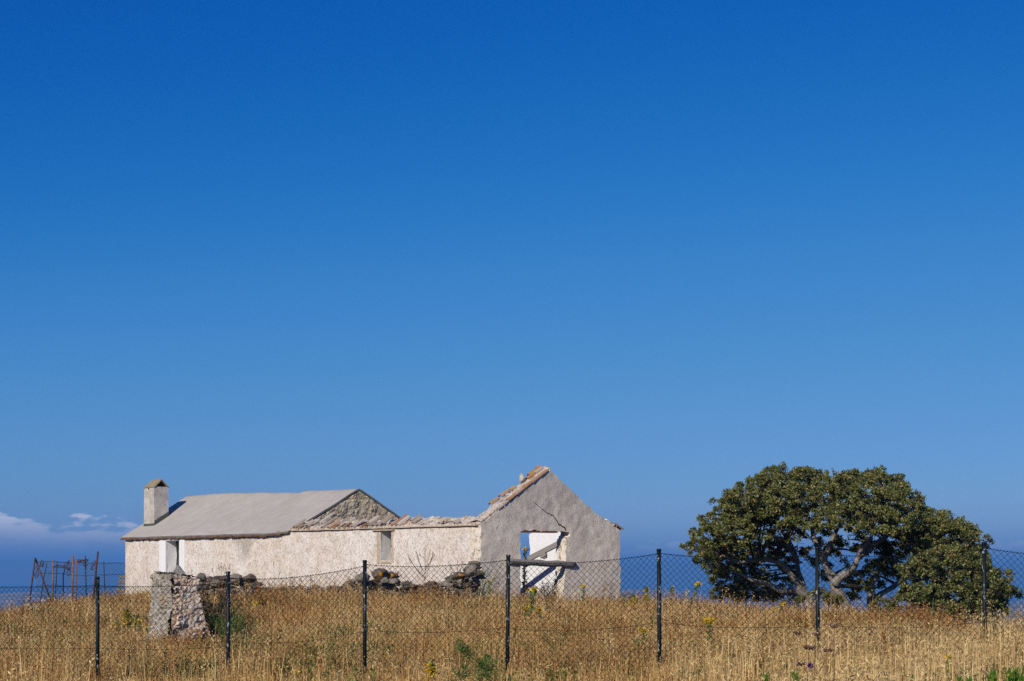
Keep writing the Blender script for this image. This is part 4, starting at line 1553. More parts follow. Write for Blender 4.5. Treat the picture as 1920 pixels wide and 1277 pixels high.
tree('evergreen_tree', 'leftmost evergreen tree, low bent trunk and bare limbs leaning left', 'tree', 54.0, (1517, 1142),
     [([(1520, 1140), (1512, 1118), (1490, 1109), (1462, 1107), (1432, 1092), (1402, 1084), (1366, 1064)], 7, 2.5, -.6),
      ([(1516, 1140), (1508, 1112), (1494, 1092), (1476, 1068), (1456, 1053), (1420, 1050), (1385, 1054), (1352, 1040)], 8, 2.5, -.4),
      ([(1518, 1138), (1510, 1110), (1500, 1080), (1494, 1045), (1482, 1020), (1460, 985), (1445, 945)], 6, 2.2, .5),
      ([(1495, 1050), (1470, 1015), (1430, 1000), (1395, 985)], 4, 1.6, .8)],
     [(1312, 1036, 24), (1330, 1012, 27), (1352, 985, 30), (1368, 955, 28), (1392, 932, 30), (1420, 915, 28), (1448, 903, 26), (1480, 897, 24), (1512, 897, 22),
      (1400, 968, 36), (1440, 945, 36), (1480, 930, 32), (1375, 1005, 34), (1420, 985, 36), (1465, 965, 34), (1505, 938, 30), (1350, 1030, 26), (1390, 1040, 28),
      (1440, 1020, 30, .8), (1478, 1000, 28, .7), (1500, 975, 26, .8), (1335, 1062, 20), (1325, 1047, 16), (1352, 1085, 20), (1378, 1078, 22, .9), (1405, 1102, 20), (1372, 1102, 16),
      (1435, 1108, 18, .8), (1468, 1072, 16, .5), (1430, 1070, 18, .6), (1458, 1120, 14, .8), (1490, 1120, 13, .7), (1420, 1050, 20, .6), (1380, 1118, 12, .7), (1455, 1035, 20, .7, 2), (1490, 1028, 20, .7, 2), (1480, 1060, 16, .6, 2), (1440, 1085, 18, .7, 2), (1475, 1095, 14, .6, 2), (1345, 1100, 16, .9), (1405, 1120, 15, .9), (1445, 1124, 14, .9), (1362, 1062, 22, 1, 2), (1395, 1068, 22, 1, 2), (1425, 1092, 18, 1, 2.4), (1390, 1096, 18, 1, 2.4), (1350, 1112, 14, 1, 2), (1415, 1028, 24, 1, 2), (1460, 1052, 16, .8, 2.4), (1375, 1118, 15, 1, 2), (1432, 1120, 14, 1, 2.4), (1470, 1116, 12, 1, 2.4)], 11, dens=1.0, under=1012)
tree('evergreen_tree', 'middle evergreen tree with a stout forked grey trunk behind the post', 'tree', 53.0, (1580, 1148),
     [([(1586, 1150), (1578, 1130), (1570, 1108), (1563, 1088), (1550, 1066), (1540, 1040), (1525, 1005), (1515, 960)], 15, 2.5, .6),
      ([(1566, 1096), (1572, 1086), (1590, 1074), (1604, 1058), (1616, 1035), (1632, 1010), (1640, 970)], 9, 2.5, -.5),
      ([(1612, 1045), (1640, 1020), (1670, 1000), (1690, 960)], 6, 2, .4),
      ([(1545, 1052), (1560, 1010), (1580, 970), (1590, 930)], 5, 2, -.3)],
     [(1538, 908, 22), (1562, 897, 18), (1590, 903, 24), (1618, 898, 22), (1645, 905, 24), (1672, 907, 20), (1688, 901, 10), (1690, 925, 22), (1715, 938, 18),
      (1545, 940, 30), (1585, 935, 32), (1628, 938, 32), (1668, 945, 32), (1705, 962, 26), (1550, 975, 28, .8), (1600, 972, 32), (1645, 978, 32), (1690, 988, 30),
      (1535, 1010, 22, .6), (1590, 1010, 24, .6), (1640, 1012, 26, .9), (1675, 1022, 26), (1560, 1035, 16, .45), (1610, 1040, 16, .5), (1655, 1045, 20, .8), (1600, 1098, 18, .7, 2), (1550, 1062, 14, .5), (1565, 1030, 20, .7, 2), (1615, 1030, 20, .7, 2), (1590, 1060, 16, .6, 2), (1640, 1072, 18, .6, 2), (1625, 1098, 16, .9, 2), (1520, 1050, 16, .8, 2), (1600, 1085, 16, .8, 2.6), (1655, 1100, 16, .9, 2.4), (1605, 1118, 13, .9, 2.2), (1660, 1065, 18, .9, 2.4), (1540, 1085, 12, .7, 2.6), (1672, 1040, 20, 1, 2)], 23, dens=1.0, under=1005)
tree('evergreen_tree', 'rightmost evergreen tree, pale bent trunk with a cut stub, crown sloping to the right', 'tree', 54.5, (1638, 1150),
     [([(1640, 1152), (1634, 1130), (1631, 1108), (1634, 1094), (1642, 1084), (1650, 1081)], 9, 5, 0),
      ([(1637, 1132), (1648, 1118), (1664, 1106), (1684, 1092), (1712, 1070), (1745, 1045), (1785, 1022)], 6.5, 2.5, .5),
      ([(1700, 1080), (1712, 1050), (1724, 1010), (1735, 980)], 4, 1.8, -.6)],
     [(1738, 962, 16), (1752, 975, 18), (1775, 980, 22), (1798, 990, 22), (1815, 1004, 18), (1832, 1014, 16), (1846, 1022, 11), (1853, 1018, 7), (1735, 995, 28), (1768, 1008, 30), (1800, 1020, 26),
      (1828, 1036, 18), (1843, 1048, 14), (1710, 1020, 26), (1745, 1035, 28), (1785, 1045, 26), (1690, 1052, 20, .8), (1680, 1085, 16, .6), (1665, 1068, 16, .6), (1620, 1075, 12, .5), (1640, 1058, 14, .6)], 37, dens=1.0, under=1040)
tree('evergreen_bush', 'big rounded evergreen bush filling the lower right of the tree group', 'bush', 48.5, (1770, 1170),
     [([(1765, 1172), (1760, 1145), (1750, 1115), (1735, 1085)], 4, 1.5, -.3), ([(1768, 1172), (1790, 1140), (1815, 1110), (1845, 1090)], 4, 1.5, .2), ([(1770, 1172), (1778, 1130), (1775, 1085), (1780, 1062)], 3.5, 1.5, .3)],
     [(1712, 1062, 20), (1738, 1052, 22), (1768, 1045, 22), (1798, 1048, 22), (1822, 1056, 22), (1850, 1070, 20), (1872, 1078, 18), (1890, 1095, 14), (1897, 1112, 10), (1703, 1088, 20), (1735, 1085, 28), (1775, 1080, 30),
      (1815, 1088, 28), (1850, 1098, 26), (1876, 1112, 20), (1710, 1115, 22), (1745, 1115, 28), (1785, 1118, 28), (1825, 1122, 26), (1858, 1130, 22), (1878, 1142, 14), (1730, 1138, 18), (1770, 1145, 20), (1812, 1150, 20),
      (1848, 1152, 20), (1872, 1160, 12)], 41, 'leaf', 1.15, .08, 1.0)
tree('low_bush', 'small olive bush at the foot of the middle trunk, right of the post', 'bush', 50.0, (1546, 1146),
     [([(1546, 1148), (1546, 1128)], 2, 1, 0)], [(1540, 1112, 14), (1556, 1118, 14), (1530, 1124, 12), (1548, 1132, 16), (1566, 1130, 10)], 51, 'leaf2', 1.1, .07, .5)
tree('low_bush', 'small olive bush at the foot of the pale bent trunk', 'bush', 50.0, (1668, 1152),
     [([(1668, 1154), (1668, 1134)], 2, 1, 0)], [(1655, 1132, 14), (1672, 1126, 14), (1686, 1132, 12), (1664, 1144, 14), (1682, 1146, 12)], 52, 'leaf2', 1.1, .07, .5)
tree('low_bush', 'small green bush under the bare limbs of the leftmost tree', 'bush', 50.0, (1500, 1142),
     [([(1500, 1144), (1500, 1130)], 2, 1, 0)], [(1494, 1130, 10), (1510, 1126, 12), (1478, 1134, 9), (1460, 1134, 8)], 53, 'leaf2', 1.1, .06, .5)

#@@PLANTS
# ------------------------------------------------------------------ weeds
def quadleaf(vl, p, d, s, L, w_):
    d = d.normalized()
    s = (s - d * s.dot(d)); s.normalize()
    vl += [tuple(p), tuple(p + d * L * .5 + s * w_), tuple(p + d * L), tuple(p + d * L * .5 - s * w_)]


def weed(px, ptop, Y, label, lean=0, seed=0, flowers=1.3, spire=False, big=1.0, stems=1, height=None, group='yellow-flowered weeds in the grass', leafm='weedleaf'):
    rr = random.Random(seed + 1000)
    big *= 1.3 if Y > 30 else 1.15
    top = at(px, ptop, Y)
    bx = top.x - lean
    gz_ = G(bx, Y)
    root = empty('flowering_weed', (bx, Y, gz_), label, 'weed', group)
    st = MB(); vl = []; fl = []
    heads_ = []
    for s_ in range(stems):
        fl = []; heads_.append(fl)
        k = 1 - .22 * s_
        ox = (0 if s_ == 0 else rr.choice((-1, 1)) * rr.uniform(.08, .22) * big)
        oy = 0 if s_ == 0 else rr.uniform(-.1, .1)
        b = Vector((bx + ox * .2, Y + oy * .2, gz_ - .05))
        t = Vector((bx + (top.x - bx) * k + ox, Y + oy, gz_ + (top.z - gz_) * k))
        mid = (b + t) / 2 + Vector((rr.uniform(-.03, .03), 0, 0))
        path = smooth_path([b, mid, t], 6)
        st.tube(path, [.009 * big + (.004 - .009 * big) * i / (len(path) - 1) for i in range(len(path))], 5)
        H_ = (t - b).length
        n = int(H_ * 75)
        for i in range(n):
            f_ = .25 + .75 * i / n
            p = path[min(int(f_ * (len(path) - 1)), len(path) - 2)]
            q = path[min(int(f_ * (len(path) - 1)) + 1, len(path) - 1)]
            p = p.lerp(q, f_ * (len(path) - 1) % 1)
            a = rr.uniform(0, 6.28)
            d = Vector((math.cos(a), math.sin(a), rr.uniform(.2, 1.0)))
            quadleaf(vl, p, d, Vector((rr.gauss(0, 1), rr.gauss(0, 1), rr.gauss(0, 1))), rr.uniform(.05, .10) * big * (1.15 - .5 * f_), .014 * big)
        if flowers and (s_ == 0 or rr.random() < .7):
            nf = (26 if spire else 16) * flowers
            for i in range(int(nf)):
                if spire:
                    c = t + Vector((rr.uniform(-.035, .035), rr.uniform(-.035, .035), -rr.uniform(.02, .24))) * big
                else:
                    c = t + Vector((rr.gauss(0, .028), rr.gauss(0, .028), rr.uniform(-.02, .035))) * big
                for q in range(3):
                    a = rr.uniform(0, 6.28)
                    quadleaf(fl, c, Vector((math.cos(a), math.sin(a), rr.uniform(-.2, .8))), Vector((rr.gauss(0, 1), rr.gauss(0, 1), rr.gauss(0, 1))), .034 * big, .012 * big)
    st.build('stem', MAT[leafm], root)
    leaf_object('leaves', np.array(vl), MAT[leafm], root)
    for fl in heads_:
        if fl:
            leaf_object('flower_head', np.array(fl), MAT['petal'], root)
    return root


W_ = weed
W_(237, 1143, 38, 'bushy yellow-flowered weed between the left post and the stone stub', seed=1, spire=True, flowers=2, stems=4, big=1.3)
W_(262, 1166, 37, 'small yellow weed just left of the stone stub', seed=2, stems=2, big=.9)
W_(479, 1133, 42, 'yellow weed with spread heads right of the dry-stone wall', seed=3, stems=3, flowers=2, big=1.1)
W_(525, 1127, 44, 'yellow weed with a single high head left of the middle window', seed=4, stems=2, big=1.2)
W_(505, 1139, 42, 'sparse yellow weed between two fuller yellow weeds', seed=44, stems=1, big=.9)
W_(548, 1150, 41, 'short reddish-leaved yellow weed in mid field', seed=5, stems=1, big=.9)
W_(1003, 1107, 37, 'tall leaning yellow weed in front of the broken doorway', lean=.18, seed=6, big=1.3, flowers=1.6)
W_(985, 1141, 36, 'short yellow weed at the foot of the doorway weed, left side', seed=7, big=1.0)
W_(1012, 1146, 36, 'short leaning yellow weed at the foot of the doorway weed, right side', lean=.1, seed=8, big=1.0)
W_(985, 1030, 61.3, 'very tall yellow weed growing inside the ruin, seen through the doorway', seed=9, big=1.5)
W_(916, 1090, 52, 'slender yellow weed against the left part of the grey gable', seed=10, big=1.0, flowers=.6)
W_(1094, 1100, 52, 'lone yellow weed against the right part of the grey gable', seed=11, big=1.2)
W_(1213, 1101, 48, 'yellow spire weed on the skyline just left of a post', seed=12, spire=True, big=1.3, stems=2)
W_(1259, 1101, 48, 'budding green weed on the skyline just right of a post', seed=13, flowers=.3, big=1.1)
W_(1310, 1095, 47, 'leaning yellow weed on the skyline by the tree', lean=.42, seed=14, big=1.2)
W_(1332, 1165, 26, 'tall straight yellow weed midway between two posts on the right', seed=15, big=1.05, flowers=1.5)
W_(1340, 1236, 24.5, 'small yellow weed at the foot of the tall straight one', seed=16, big=.8)
W_(1208, 1183, 25, 'tall yellow weed close to the left of a post', seed=17, big=.95)
W_(1197, 1198, 25, 'budding green weed left of the tall yellow one by the post', seed=18, flowers=0, big=.9)
W_(1190, 1219, 24.5, 'short orange-yellow weed near the post', seed=19, big=.8)
W_(1285, 1231, 24, 'little orange-tipped weed right of the post', seed=20, big=.7, flowers=.5)
W_(1467, 1134, 45, 'yellow weed in front of the leftmost tree', seed=21, big=1.3, stems=2, flowers=1.6)
W_(1490, 1139, 45, 'tiny yellow flower beside the weed in front of the leftmost tree', seed=22, big=.9, flowers=.6)
W_(808, 1240, 21.5, 'bright golden flower spike in the near grass', seed=23, spire=True, big=1.1, flowers=2.4)
W_(1777, 1233, 18, 'single orange-yellow flower in the near straw at the right', seed=24, big=.55, flowers=.8)
W_(1195, 1140, 44, 'small yellow weed hidden partly by a post', seed=25, big=.9)
W_(585, 1238, 22, 'leafy green weed in the near left grass', seed=26, flowers=0, big=.9, stems=2)
W_(560, 1262, 21, 'low weed with one yellow bud in the near left grass', seed=27, flowers=.5, big=.8)
W_(667, 1249, 21.5, 'small green weed just left of the post in the near grass', seed=28, flowers=0, big=.8, stems=2)
W_(700, 1255, 21.5, 'small green weed just right of the post in the near grass', seed=29, flowers=0, big=.8)
W_(658, 1160, 36, 'thin green weed in mid field left of a post', seed=30, flowers=0, big=.8)
W_(842, 1133, 42, 'faint green weed below the rubble wall', seed=31, flowers=0, big=1.0, stems=2)
W_(1170, 1118, 54, 'green tuft at the right foot of the gable', seed=32, flowers=0, big=1.2, stems=2)


def feathery(px, ptop, Y, label, seed, mat='fennel', n=5, big=1.0, name='feathery_plant', yellow=False):
    rr = random.Random(seed)
    top = at(px, ptop, Y); gz_ = G(top.x, Y)
    root = empty(name, (top.x, Y, gz_), label, 'plant', 'feathery green plants in the near grass')
    st = MB(); vl = []; fl = []
    H_ = top.z - gz_
    b = Vector((top.x, Y, gz_ - .05))
    st.tube([b, b + Vector((.02, 0, H_ * .55)), b + Vector((0, 0, H_ + .05))], [.012, .009, .004], 6)
    for i in range(n):
        f_ = .35 + .6 * i / n
        a = Vector((rr.choice((-1, 1)) * rr.uniform(.5, 1), rr.uniform(-.5, .5), rr.uniform(.4, .9)))
        p = b + Vector((0, 0, H_ * f_))
        e = p + a * .2 * big
        m_ = (p + e) / 2 + Vector((0, 0, -.02))
        st.tube(smooth_path([p, m_, e], 3), .005, 4)
        for k in range(70):
            c = p.lerp(e, rr.uniform(.3, 1.1))
            d = Vector((rr.gauss(0, 1), rr.gauss(0, 1), rr.gauss(.3, .8)))
            quadleaf(vl, c, d, Vector((rr.gauss(0, 1), rr.gauss(0, 1), rr.gauss(0, 1))), rr.uniform(.04, .085) * big, .006)
        if yellow and i == 1:
            for k in range(10):
                quadleaf(fl, e + Vector((rr.gauss(0, .02), rr.gauss(0, .02), rr.gauss(0.03, .01))), Vector((rr.gauss(0, 1), rr.gauss(0, 1), .4)), Vector((1, .2, 0)), .03, .012)
    st.build('stem', MAT['fennel'], root)
    leaf_object('fronds', np.array(vl), MAT[mat], root)
    if fl:
        leaf_object('flower_head', np.array(fl), MAT['petal'], root)


feathery(888, 1206, 21.8, 'branching green thistle-like plant left of the centre post', 61, n=9, big=1.2, yellow=True)
feathery(935, 1250, 21.0, 'low feathery green plant at the foot of the centre post', 62, n=6)
feathery(845, 1258, 21.3, 'low feathery green plant beside the golden flower spike', 63, n=5)
feathery(1300, 1258, 21.8, 'low feathery green plant in the grass right of a post', 64, n=5)


def bushlet(px, py, Y, r, label, seed, mat, n=900, name='feathery_bush', L=.14, w_=.006, cat='bush'):
    rr = random.Random(seed)
    c = at(px, py, Y); gz_ = min(G(c.x, Y), c.z - .05)
    root = empty(name, (c.x, Y, gz_), label, cat)
    vl = []; st = MB()
    for k in range(26):
        d = Vector((rr.gauss(0, .5), rr.gauss(0, .5), rr.uniform(.6, 1.2))).normalized()
        b = Vector((c.x + rr.uniform(-.1, .1), Y + rr.uniform(-.1, .1), gz_ - .05))
        H_ = (c.z - gz_) + r
        e = b + d * H_ * rr.uniform(.7, 1.05)
        st.tube([b, (b + e) / 2 + Vector((rr.uniform(-.04, .04), 0, .02)), e], [.008, .006, .003], 4)
        for q in range(n // 26):
            p = b.lerp(e, rr.uniform(.2, 1.05))
            quadleaf(vl, p, d + Vector((rr.gauss(0, .8), rr.gauss(0, .8), rr.gauss(0, .5))), Vector((rr.gauss(0, 1), rr.gauss(0, 1), rr.gauss(0, 1))), L * rr.uniform(.5, 1.1), w_)
    st.build('stems', MAT[mat], root)
    leaf_object('foliage', np.array(vl), MAT[mat], root)


bushlet(412, 1158, 35.6, .35, 'feathery green bush right of the stone stub', 71, 'fennel', 1700)
bushlet(436, 1172, 35.2, .25, 'smaller feathery green clump behind the post by the stone stub', 73, 'fennel', 900)
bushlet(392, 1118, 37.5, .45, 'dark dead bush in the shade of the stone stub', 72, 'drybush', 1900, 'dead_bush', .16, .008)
bushlet(893, 1052, 57.3, .16, 'small grey-green tuft growing from the wall by the gable corner', 74, 'weedleaf', 500, 'wall_plant', .1, .01, 'plant')
bushlet(1000, 1108, 60.3, .42, 'dark brush added for the shade on the ground inside the doorway, left', 75, 'drybush', 900, 'dead_bush', .16, .008)  # added dark brush stands in for the shade low in the doorway
bushlet(1026, 1107, 60.6, .42, 'dark brush added for the shade on the ground inside the doorway, right', 76, 'drybush', 900, 'dead_bush', .16, .008)  # second added clump, likewise painting the doorway shade


def stalk(px, ptop, Y, label, seed, heads=0, H=None, branch=6, r=.006, headr=.042, purple=False, name='dry_stalk', group=None, spread=.25):
    rr = random.Random(seed)
    top = at(px, ptop, Y); gz_ = G(top.x, Y)
    root = empty(name, (top.x, Y, gz_), label, 'dry weed', group)
    st = MB(); hd = []; pp = []
    b = Vector((top.x + rr.uniform(-.03, .03), Y, gz_ - .05))
    path = smooth_path([b, (b + top) / 2 + Vector((rr.uniform(-.03, .03), 0, 0)), top], 5)
    st.tube(path, [r + (r * .45 - r) * i / (len(path) - 1) for i in range(len(path))], 5)
    ends = [top]
    for i in range(branch):
        f_ = rr.uniform(.45, .92)
        p = b.lerp(top, f_)
        d = Vector((rr.choice((-1, 1)) * rr.uniform(.3, 1), rr.uniform(-.4, .4), rr.uniform(.7, 1.6))).normalized()
        L_ = (top.z - p.z) * rr.uniform(.6, 1.0) + .05
        e = p + d * L_ * (spread / .25) ** .3
        st.tube(smooth_path([p, (p + e) / 2 + Vector((d.x * .04, 0, -.02)), e], 3), r * .5, 4)
        ends.append(e)
    for e in ends[:max(1, heads)] if heads else []:
        if purple:
            for k in range(60):
                dd = Vector((rr.gauss(0, 1), rr.gauss(0, 1), rr.gauss(.2, 1))).normalized()
                quadleaf(pp, e, dd, Vector((rr.gauss(0, 1), rr.gauss(0, 1), rr.gauss(0, 1))), headr, headr * .3)
        else:
            for k in range(130):
                a = rr.uniform(0, 6.28); q = rr.uniform(0, 1) ** .5
                c = e + Vector((math.cos(a) * headr * q, math.sin(a) * headr * q, -headr * .5 + headr * .5 * q + rr.uniform(-.01, .012)))
                quadleaf(hd, c, Vector((math.cos(a) * .7, math.sin(a) * .7, rr.uniform(.1, 1))), Vector((rr.gauss(0, 1), rr.gauss(0, 1), rr.gauss(0, 1))), headr * .6, headr * .2)
    if not heads:      # little seed bracts
        for e in ends:
            for k in range(14):
                quadleaf(hd, e.lerp(b, rr.uniform(0, .12)), Vector((rr.gauss(0, 1), rr.gauss(0, 1), rr.gauss(0, 1))), Vector((1, 0, .3)), .035, .008)
    st.build('stem', MAT['drystem'], root)
    if hd:
        leaf_object('seed_head', np.array(hd), MAT['dryhead'], root)
    if pp:
        leaf_object('flower_head', np.array(pp), MAT['purple'], root)


stalk(797, 1030, 55, 'tall bare branching dry stalk against the wall right of the window', 81, branch=9, r=.014)
stalk(858, 1050, 56, 'thin dry stalk leaning on the wall near the gable corner', 82, branch=4, r=.009)
stalk(745, 1072, 55, 'short dry stalk beside the lichen boulders', 91, branch=5, r=.009)
stalk(513, 1053, 58, 'single thin dark dry stalk against the cream wall', 83, branch=1, r=.009)
stalk(414, 1055, 45, 'dry brown stalk with bracts above the dry-stone wall', 84, branch=5, r=.008)
stalk(360, 1068, 38, 'dry brown stalk with bracts right of the pointed cap stone', 85, branch=4, r=.007)
TG = 'dry brown flower stalks in the near straw'
stalk(1530, 1189, 17.6, 'tallest dry brown flat-headed stalk before the post', 86, heads=1, branch=2, headr=.036, group=TG, name='dry_umbel')
stalk(1518, 1214, 17.3, 'wide flat dry brown head just left of the post foot', 87, heads=1, branch=0, headr=.05, group=TG, name='dry_umbel')
stalk(1551, 1219, 17.2, 'round dry thistle head with a white tuft right of the post', 88, heads=1, branch=1, headr=.038, group=TG, name='dry_umbel')
stalk(1495, 1187, 17.8, 'upper left dry brown head among the flat-headed stalks', 89, heads=1, branch=0, headr=.038, group=TG, name='dry_umbel')
stalk(1500, 1245, 17.0, 'lowest dry brown head, left of the purple bloom', 90, heads=1, branch=1, headr=.038, group=TG, name='dry_umbel')
stalk(1564, 1174, 17.9, 'drooping dry brown head farthest right of the stalks', 92, heads=1, branch=2, headr=.036, group=TG, name='dry_umbel')
stalk(1519, 1249, 16.8, 'small round purple thistle bloom on a green stem', 93, heads=1, branch=0, headr=.036, purple=True, name='purple_thistle')


def leafy(px, ptop, Y, label, seed, n=9, big=1.0):
    rr = random.Random(seed)
    top = at(px, ptop, Y); gz_ = G(top.x, Y)
    root = empty('leafy_shoot', (top.x, Y, gz_), label, 'plant', 'bright green leafy shoots at the near edge')
    st = MB(); vl = []
    for s_ in range(n):
        ox, oy = rr.uniform(-.16, .16) * big, rr.uniform(-.12, .12)
        t = Vector((top.x + ox, Y + oy, top.z - abs(ox) * .5 - rr.uniform(0, .05)))
        b = Vector((top.x + ox * .5, Y + oy, gz_ - .05))
        st.tube([b, t], [.006, .003], 4)
        for k in range(26):
            f_ = 1 - .45 * (k / 26) ** 1.2
            p = b.lerp(t, f_)
            a = k * 2.4
            d = Vector((math.cos(a), math.sin(a), .9 + .9 * f_))
            quadleaf(vl, p, d, Vector((-math.sin(a), math.cos(a), 0)), rr.uniform(.055, .10), .013)
    st.build('stem', MAT['brightleaf'], root)
    leaf_object('leaves', np.array(vl), MAT['brightleaf'], root)


leafy(1488, 1259, 16.5, 'single bright green leafy shoot below the dry stalks', 101, 2, .4)
leafy(1448, 1264, 16.4, 'tips of a low green shoot left of the dry stalks', 102, 2, .5)
leafy(1804, 1264, 16.2, 'small bright green shoot at the lower right edge', 103, 2, .4)
leafy(1880, 1250, 16.0, 'broad clump of bright green leafy shoots in the lower right corner', 104, 9, 1.4)
leafy(1912, 1250, 16.2, 'bright green shoots touching the right edge of the view', 105, 4, .7)

#@@GRASS
# ------------------------------------------------------------------ the dry grass
def clump(name, mat, n, rad, h0, h1, wdt, lean, seed, head=None):
    rr = random.Random(seed)
    mb = MB()
    for i in range(n):
        a = rr.uniform(0, 6.28); q = rad * rr.uniform(0, 1) ** .6
        bx, by = q * math.cos(a), q * math.sin(a)
        h = rr.uniform(h0, h1)
        la = rr.uniform(0, 6.28); lm = lean * h * abs(rr.gauss(0, 1))
        lx, ly = math.cos(la) * lm, math.sin(la) * lm
        fa = rr.uniform(0, 3.14)
        sx, sy = math.cos(fa) * wdt * .5, math.sin(fa) * wdt * .5
        p0 = Vector((bx, by, -.06)); p1 = Vector((bx + lx * .3, by + ly * .3, h * .55)); p2 = Vector((bx + lx, by + ly, h * (1 - .25 * lm / h)))
        S = Vector((sx, sy, 0))
        mb.add([p0 - S, p0 + S, p1 + S * .8, p1 - S * .8, p2], [(0, 1, 2, 3), (3, 2, 4)])
        if head and rr.random() < head[2]:
            hl, hw = head[0] * rr.uniform(.7, 1.2), head[1]
            for k in range(head[3]):
                d = Vector((lx + rr.gauss(0, .12), ly + rr.gauss(0, .12), .12 + rr.uniform(-.12, .15))).normalized()
                c = p2 + Vector((lx, ly, h)).normalized() * (-head[4] * rr.uniform(0, 1))
                sd = Vector((rr.gauss(0, 1), rr.gauss(0, 1), rr.gauss(0, .4))); sd -= d * sd.dot(d); sd.normalize()
                mb.add([c, c + d * hl * .5 + sd * hw, c + d * hl, c + d * hl * .5 - sd * hw], [(0, 1, 2, 3)])
    me = bpy.data.meshes.new(name)
    me.from_pydata(mb.v, [], mb.f)
    me.materials.append(mat)
    return bpy.data.objects.new(name, me)


protos = bpy.data.collections.new('grass_kinds')
KINDS = [
    clump('g00', MAT['straw'], 44, .26, .12, .36, .0105, .20, 1, (.034, .0038, .45, 2, .06)),
    clump('g01', MAT['straw'], 40, .22, .14, .42, .0095, .15, 2, (.036, .0042, .5, 3, .09)),
    clump('g02', MAT['oat'], 30, .20, .22, .50, .009, .09, 3, (.036, .005, .7, 4, .13)),
    clump('g03', MAT['browngrass'], 42, .26, .10, .32, .011, .28, 4, (.03, .005, .4, 2, .06)),
    clump('g04', MAT['rustgrass'], 24, .22, .16, .42, .010, .14, 5, (.026, .0075, .9, 9, .18)),
    clump('g05', MAT['olive'], 44, .24, .07, .27, .0115, .28, 6, (.026, .006, .3, 2, .06)),
    clump('g06', MAT['oat'], 26, .17, .28, .56, .0105, .05, 7, (.040, .0048, .75, 3, .13)),
    clump('g07', MAT['browngrass'], 7, .18, .40, .78, .010, .12, 8, (.03, .009, .95, 12, .26)),
    clump('g08', MAT['greenweed'], 26, .16, .10, .40, .013, .3, 9, (.05, .012, .9, 7, .22)),
    clump('g09', MAT['rustgrass'], 16, .22, .34, .72, .011, .10, 10, (.03, .011, .98, 18, .32)),
    clump('g10', MAT['oat'], 8, .2, .36, .72, .0085, .2, 11, (.036, .006, .95, 7, .18)),
]
for i, o in enumerate(KINDS):
    protos.objects.link(o)

rng = np.random.default_rng(5)
pts = []
N = 140000
xs = rng.uniform(-27, 22, N); ys = rng.uniform(15.6, 86, N)
fr = xs / ys
ok = (np.abs(fr) < .315)
den = np.clip(26 / ys, .32, 1.0) ** .75
ok &= rng.uniform(size=N) < den
z = gz(xs, ys)
# nothing inside the house, stones or trunks
rel = np.stack([xs - CN.x, ys - CN.y], -1)
tt = rel @ np.array([AX.x, AX.y]); uu = rel @ np.array([BX.x, BX.y])
ok &= ~((tt > -.05) & (tt < LEN + .05) & (uu > -.05) & (uu < WID + .05) & ~((tt > .4) & (tt < GW - .2) & (uu > .5) & (uu < WID - .5) & (rng.uniform(size=N) < .35)))
cxy = np.array([corner.x, corner.y])
pq = np.stack([xs, ys], -1) - cxy
ok &= ~((np.abs(pq @ np.array([-d1.x, -d1.y]) - .5) < .55) & (np.abs(pq @ np.array([d2.x, d2.y]) - .38) < .5))
xs, ys, z, den = xs[ok], ys[ok], z[ok], den[ok]
pxs = 960 + F * xs / ys


def vn(x, y, s, k):
    return np.array([mnoise.noise(Vector((a * s + k * 17.3, b * s - k * 5.1, k))) for a, b in zip(x, y)])


n1 = vn(xs, ys, .30, 1); n2 = vn(xs, ys, .9, 2); n3_ = vn(xs, ys, .18, 3)
u = rng.uniform(size=len(xs))
u = u + .42 * n2 - .34 * n3_
kind = np.where(u < .40, 0, np.where(u < .72, 1, np.where(u < .80, 2, 3)))
# rusty dock on the right-hand slope, olive growth in hollows, tall wild oat at the near right
right = np.clip((pxs - 1000) / 500, 0, 1)
rust = np.clip((ys - 24.5) / 5, 0, 1) * (n1 + .5 * n2 + .45 * right * np.clip((ys - 24) / 12, 0, 1) - .16)
kind = np.where(rng.uniform(size=len(xs)) < np.clip(rust * 1.5, 0, .58), 4, kind)
ol = (n3_ + .6 * n2 - .12 + .36 * np.clip((36 - ys) / 10, 0, 1) * np.clip((1300 - pxs) / 500, 0, 1))
kind = np.where(rng.uniform(size=len(xs)) < np.clip(ol * 1.3, 0, .5), 5, kind)
oat = np.clip((pxs - 1250) / 350, 0, 1) * np.clip((27 - ys) / 5, 0, 1)
kind = np.where(rng.uniform(size=len(xs)) < oat * .92, 6, kind)
n4 = vn(xs, ys, .55, 4); n5 = vn(xs, ys, 2.2, 5)
u2 = rng.uniform(size=len(xs))
crest = np.clip((ys - 30) / 14, 0, 1)
kind = np.where(u2 < .035 + .035 * crest, 7, kind)
kind = np.where(rng.uniform(size=len(xs)) < .20 * np.exp(-(((pxs - 580) / 90) ** 2 + ((ys - 48) / 4) ** 2)), 7, kind)
kind = np.where((u2 > .90) & (rng.uniform(size=len(xs)) < .45 + .5 * n2), 10, kind)
kind = np.where(rng.uniform(size=len(xs)) < np.clip(n4 * 1.1 - .27 + .12 * (ys < 36) + .10 * (pxs < 800), 0, .42), 8, kind)
# tall rusty dock in front of the bush at the right and in scattered spots
dock = np.exp(-(((pxs - 1735) / 75) ** 2 + ((ys - 40) / 6) ** 2)) * .42 + np.clip(n1 + .6 * n4 - .62, 0, .4) * (.4 + right) * np.clip((ys - 26) / 5, 0, 1)
kind = np.where(rng.uniform(size=len(xs)) < dock, 9, kind)
sc_ = rng.uniform(.7, 1.2, len(xs)) * np.clip(.95 + .32 * n2 + .45 * n5, .42, 1.4)
sc_ *= np.where(ys > 44, 1.0, 1.0)
wide = 1 + .55 * np.clip((ys - 26) / 34, 0, 1)
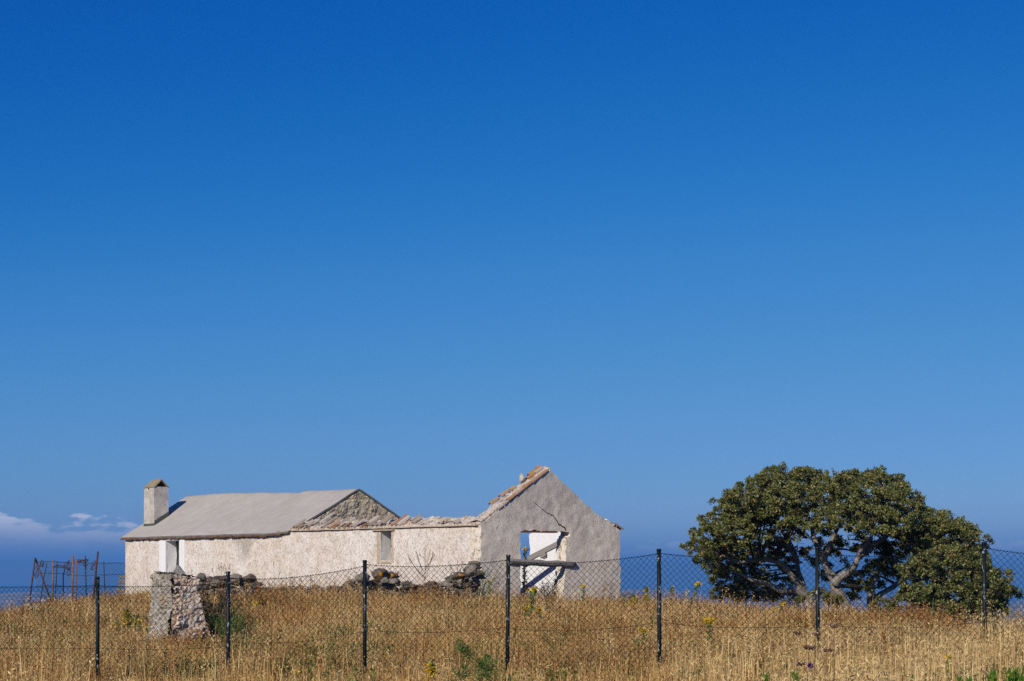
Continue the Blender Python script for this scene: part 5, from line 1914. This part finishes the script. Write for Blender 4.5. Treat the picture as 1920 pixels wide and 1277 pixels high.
# short grass along the foot of the walls, and where the fence stands
rel = np.stack([xs - CN.x, ys - CN.y], -1)
uu = rel @ np.array([BX.x, BX.y]); tt = rel @ np.array([AX.x, AX.y])
foot = (tt > -.8) & (tt < LEN) & (uu > -1.0) & (uu < .0)
sc_ = np.where(foot, sc_ * .7, sc_)
sc_ = np.where((tt > -.5) & (tt < 10) & (uu > -6.5) & (uu < -1.0) & (kind != 7), sc_ * .78, sc_)
print('grass clumps', len(xs))
me = bpy.data.meshes.new('dry_grass')
me.vertices.add(len(xs))
me.vertices.foreach_set('co', np.stack([xs, ys, z], -1).astype(np.float32).ravel())
for nm, arr, ty in (('kind', kind.astype(np.int32), 'INT'), ('spin', rng.uniform(0, 6.283, len(xs)).astype(np.float32), 'FLOAT')):
    me.attributes.new(nm, ty, 'POINT').data.foreach_set('value', arr)
wj = rng.uniform(.65, 1.35, len(xs))
sv = np.stack([sc_ * wide * wj, sc_ * wide * wj, sc_], -1).astype(np.float32)
me.attributes.new('size', 'FLOAT_VECTOR', 'POINT').data.foreach_set('vector', sv.ravel())
grass = bpy.data.objects.new('dry_grass', me)
COL.objects.link(grass)
for k in ('straw', 'oat', 'browngrass', 'rustgrass', 'olive'):
    me.materials.append(MAT[k])
tag(grass, 'tall dry straw-coloured grass covering the hilltop', 'grass', kind='stuff')
ng = bpy.data.node_groups.new('grass_growth', 'GeometryNodeTree')
ng.interface.new_socket('Geometry', in_out='INPUT', socket_type='NodeSocketGeometry')
ng.interface.new_socket('Geometry', in_out='OUTPUT', socket_type='NodeSocketGeometry')
gi = ng.nodes.new('NodeGroupInput'); go = ng.nodes.new('NodeGroupOutput')
ci = ng.nodes.new('GeometryNodeCollectionInfo'); ci.inputs['Collection'].default_value = protos
ci.inputs['Separate Children'].default_value = True; ci.inputs['Reset Children'].default_value = True
iop = ng.nodes.new('GeometryNodeInstanceOnPoints'); iop.inputs['Pick Instance'].default_value = True


def attr(nm, ty):
    n = ng.nodes.new('GeometryNodeInputNamedAttribute'); n.data_type = ty
    n.inputs['Name'].default_value = nm
    return n.outputs['Attribute']


L = ng.links.new
L(gi.outputs[0], iop.inputs['Points']); L(ci.outputs[0], iop.inputs['Instance'])
L(attr('kind', 'INT'), iop.inputs['Instance Index'])
cxyz = ng.nodes.new('ShaderNodeCombineXYZ'); L(attr('spin', 'FLOAT'), cxyz.inputs[2])
L(cxyz.outputs[0], iop.inputs['Rotation'])
L(attr('size', 'FLOAT_VECTOR'), iop.inputs['Scale'])
L(iop.outputs[0], go.inputs[0])
md_ = grass.modifiers.new('growth', 'NODES'); md_.node_group = ng
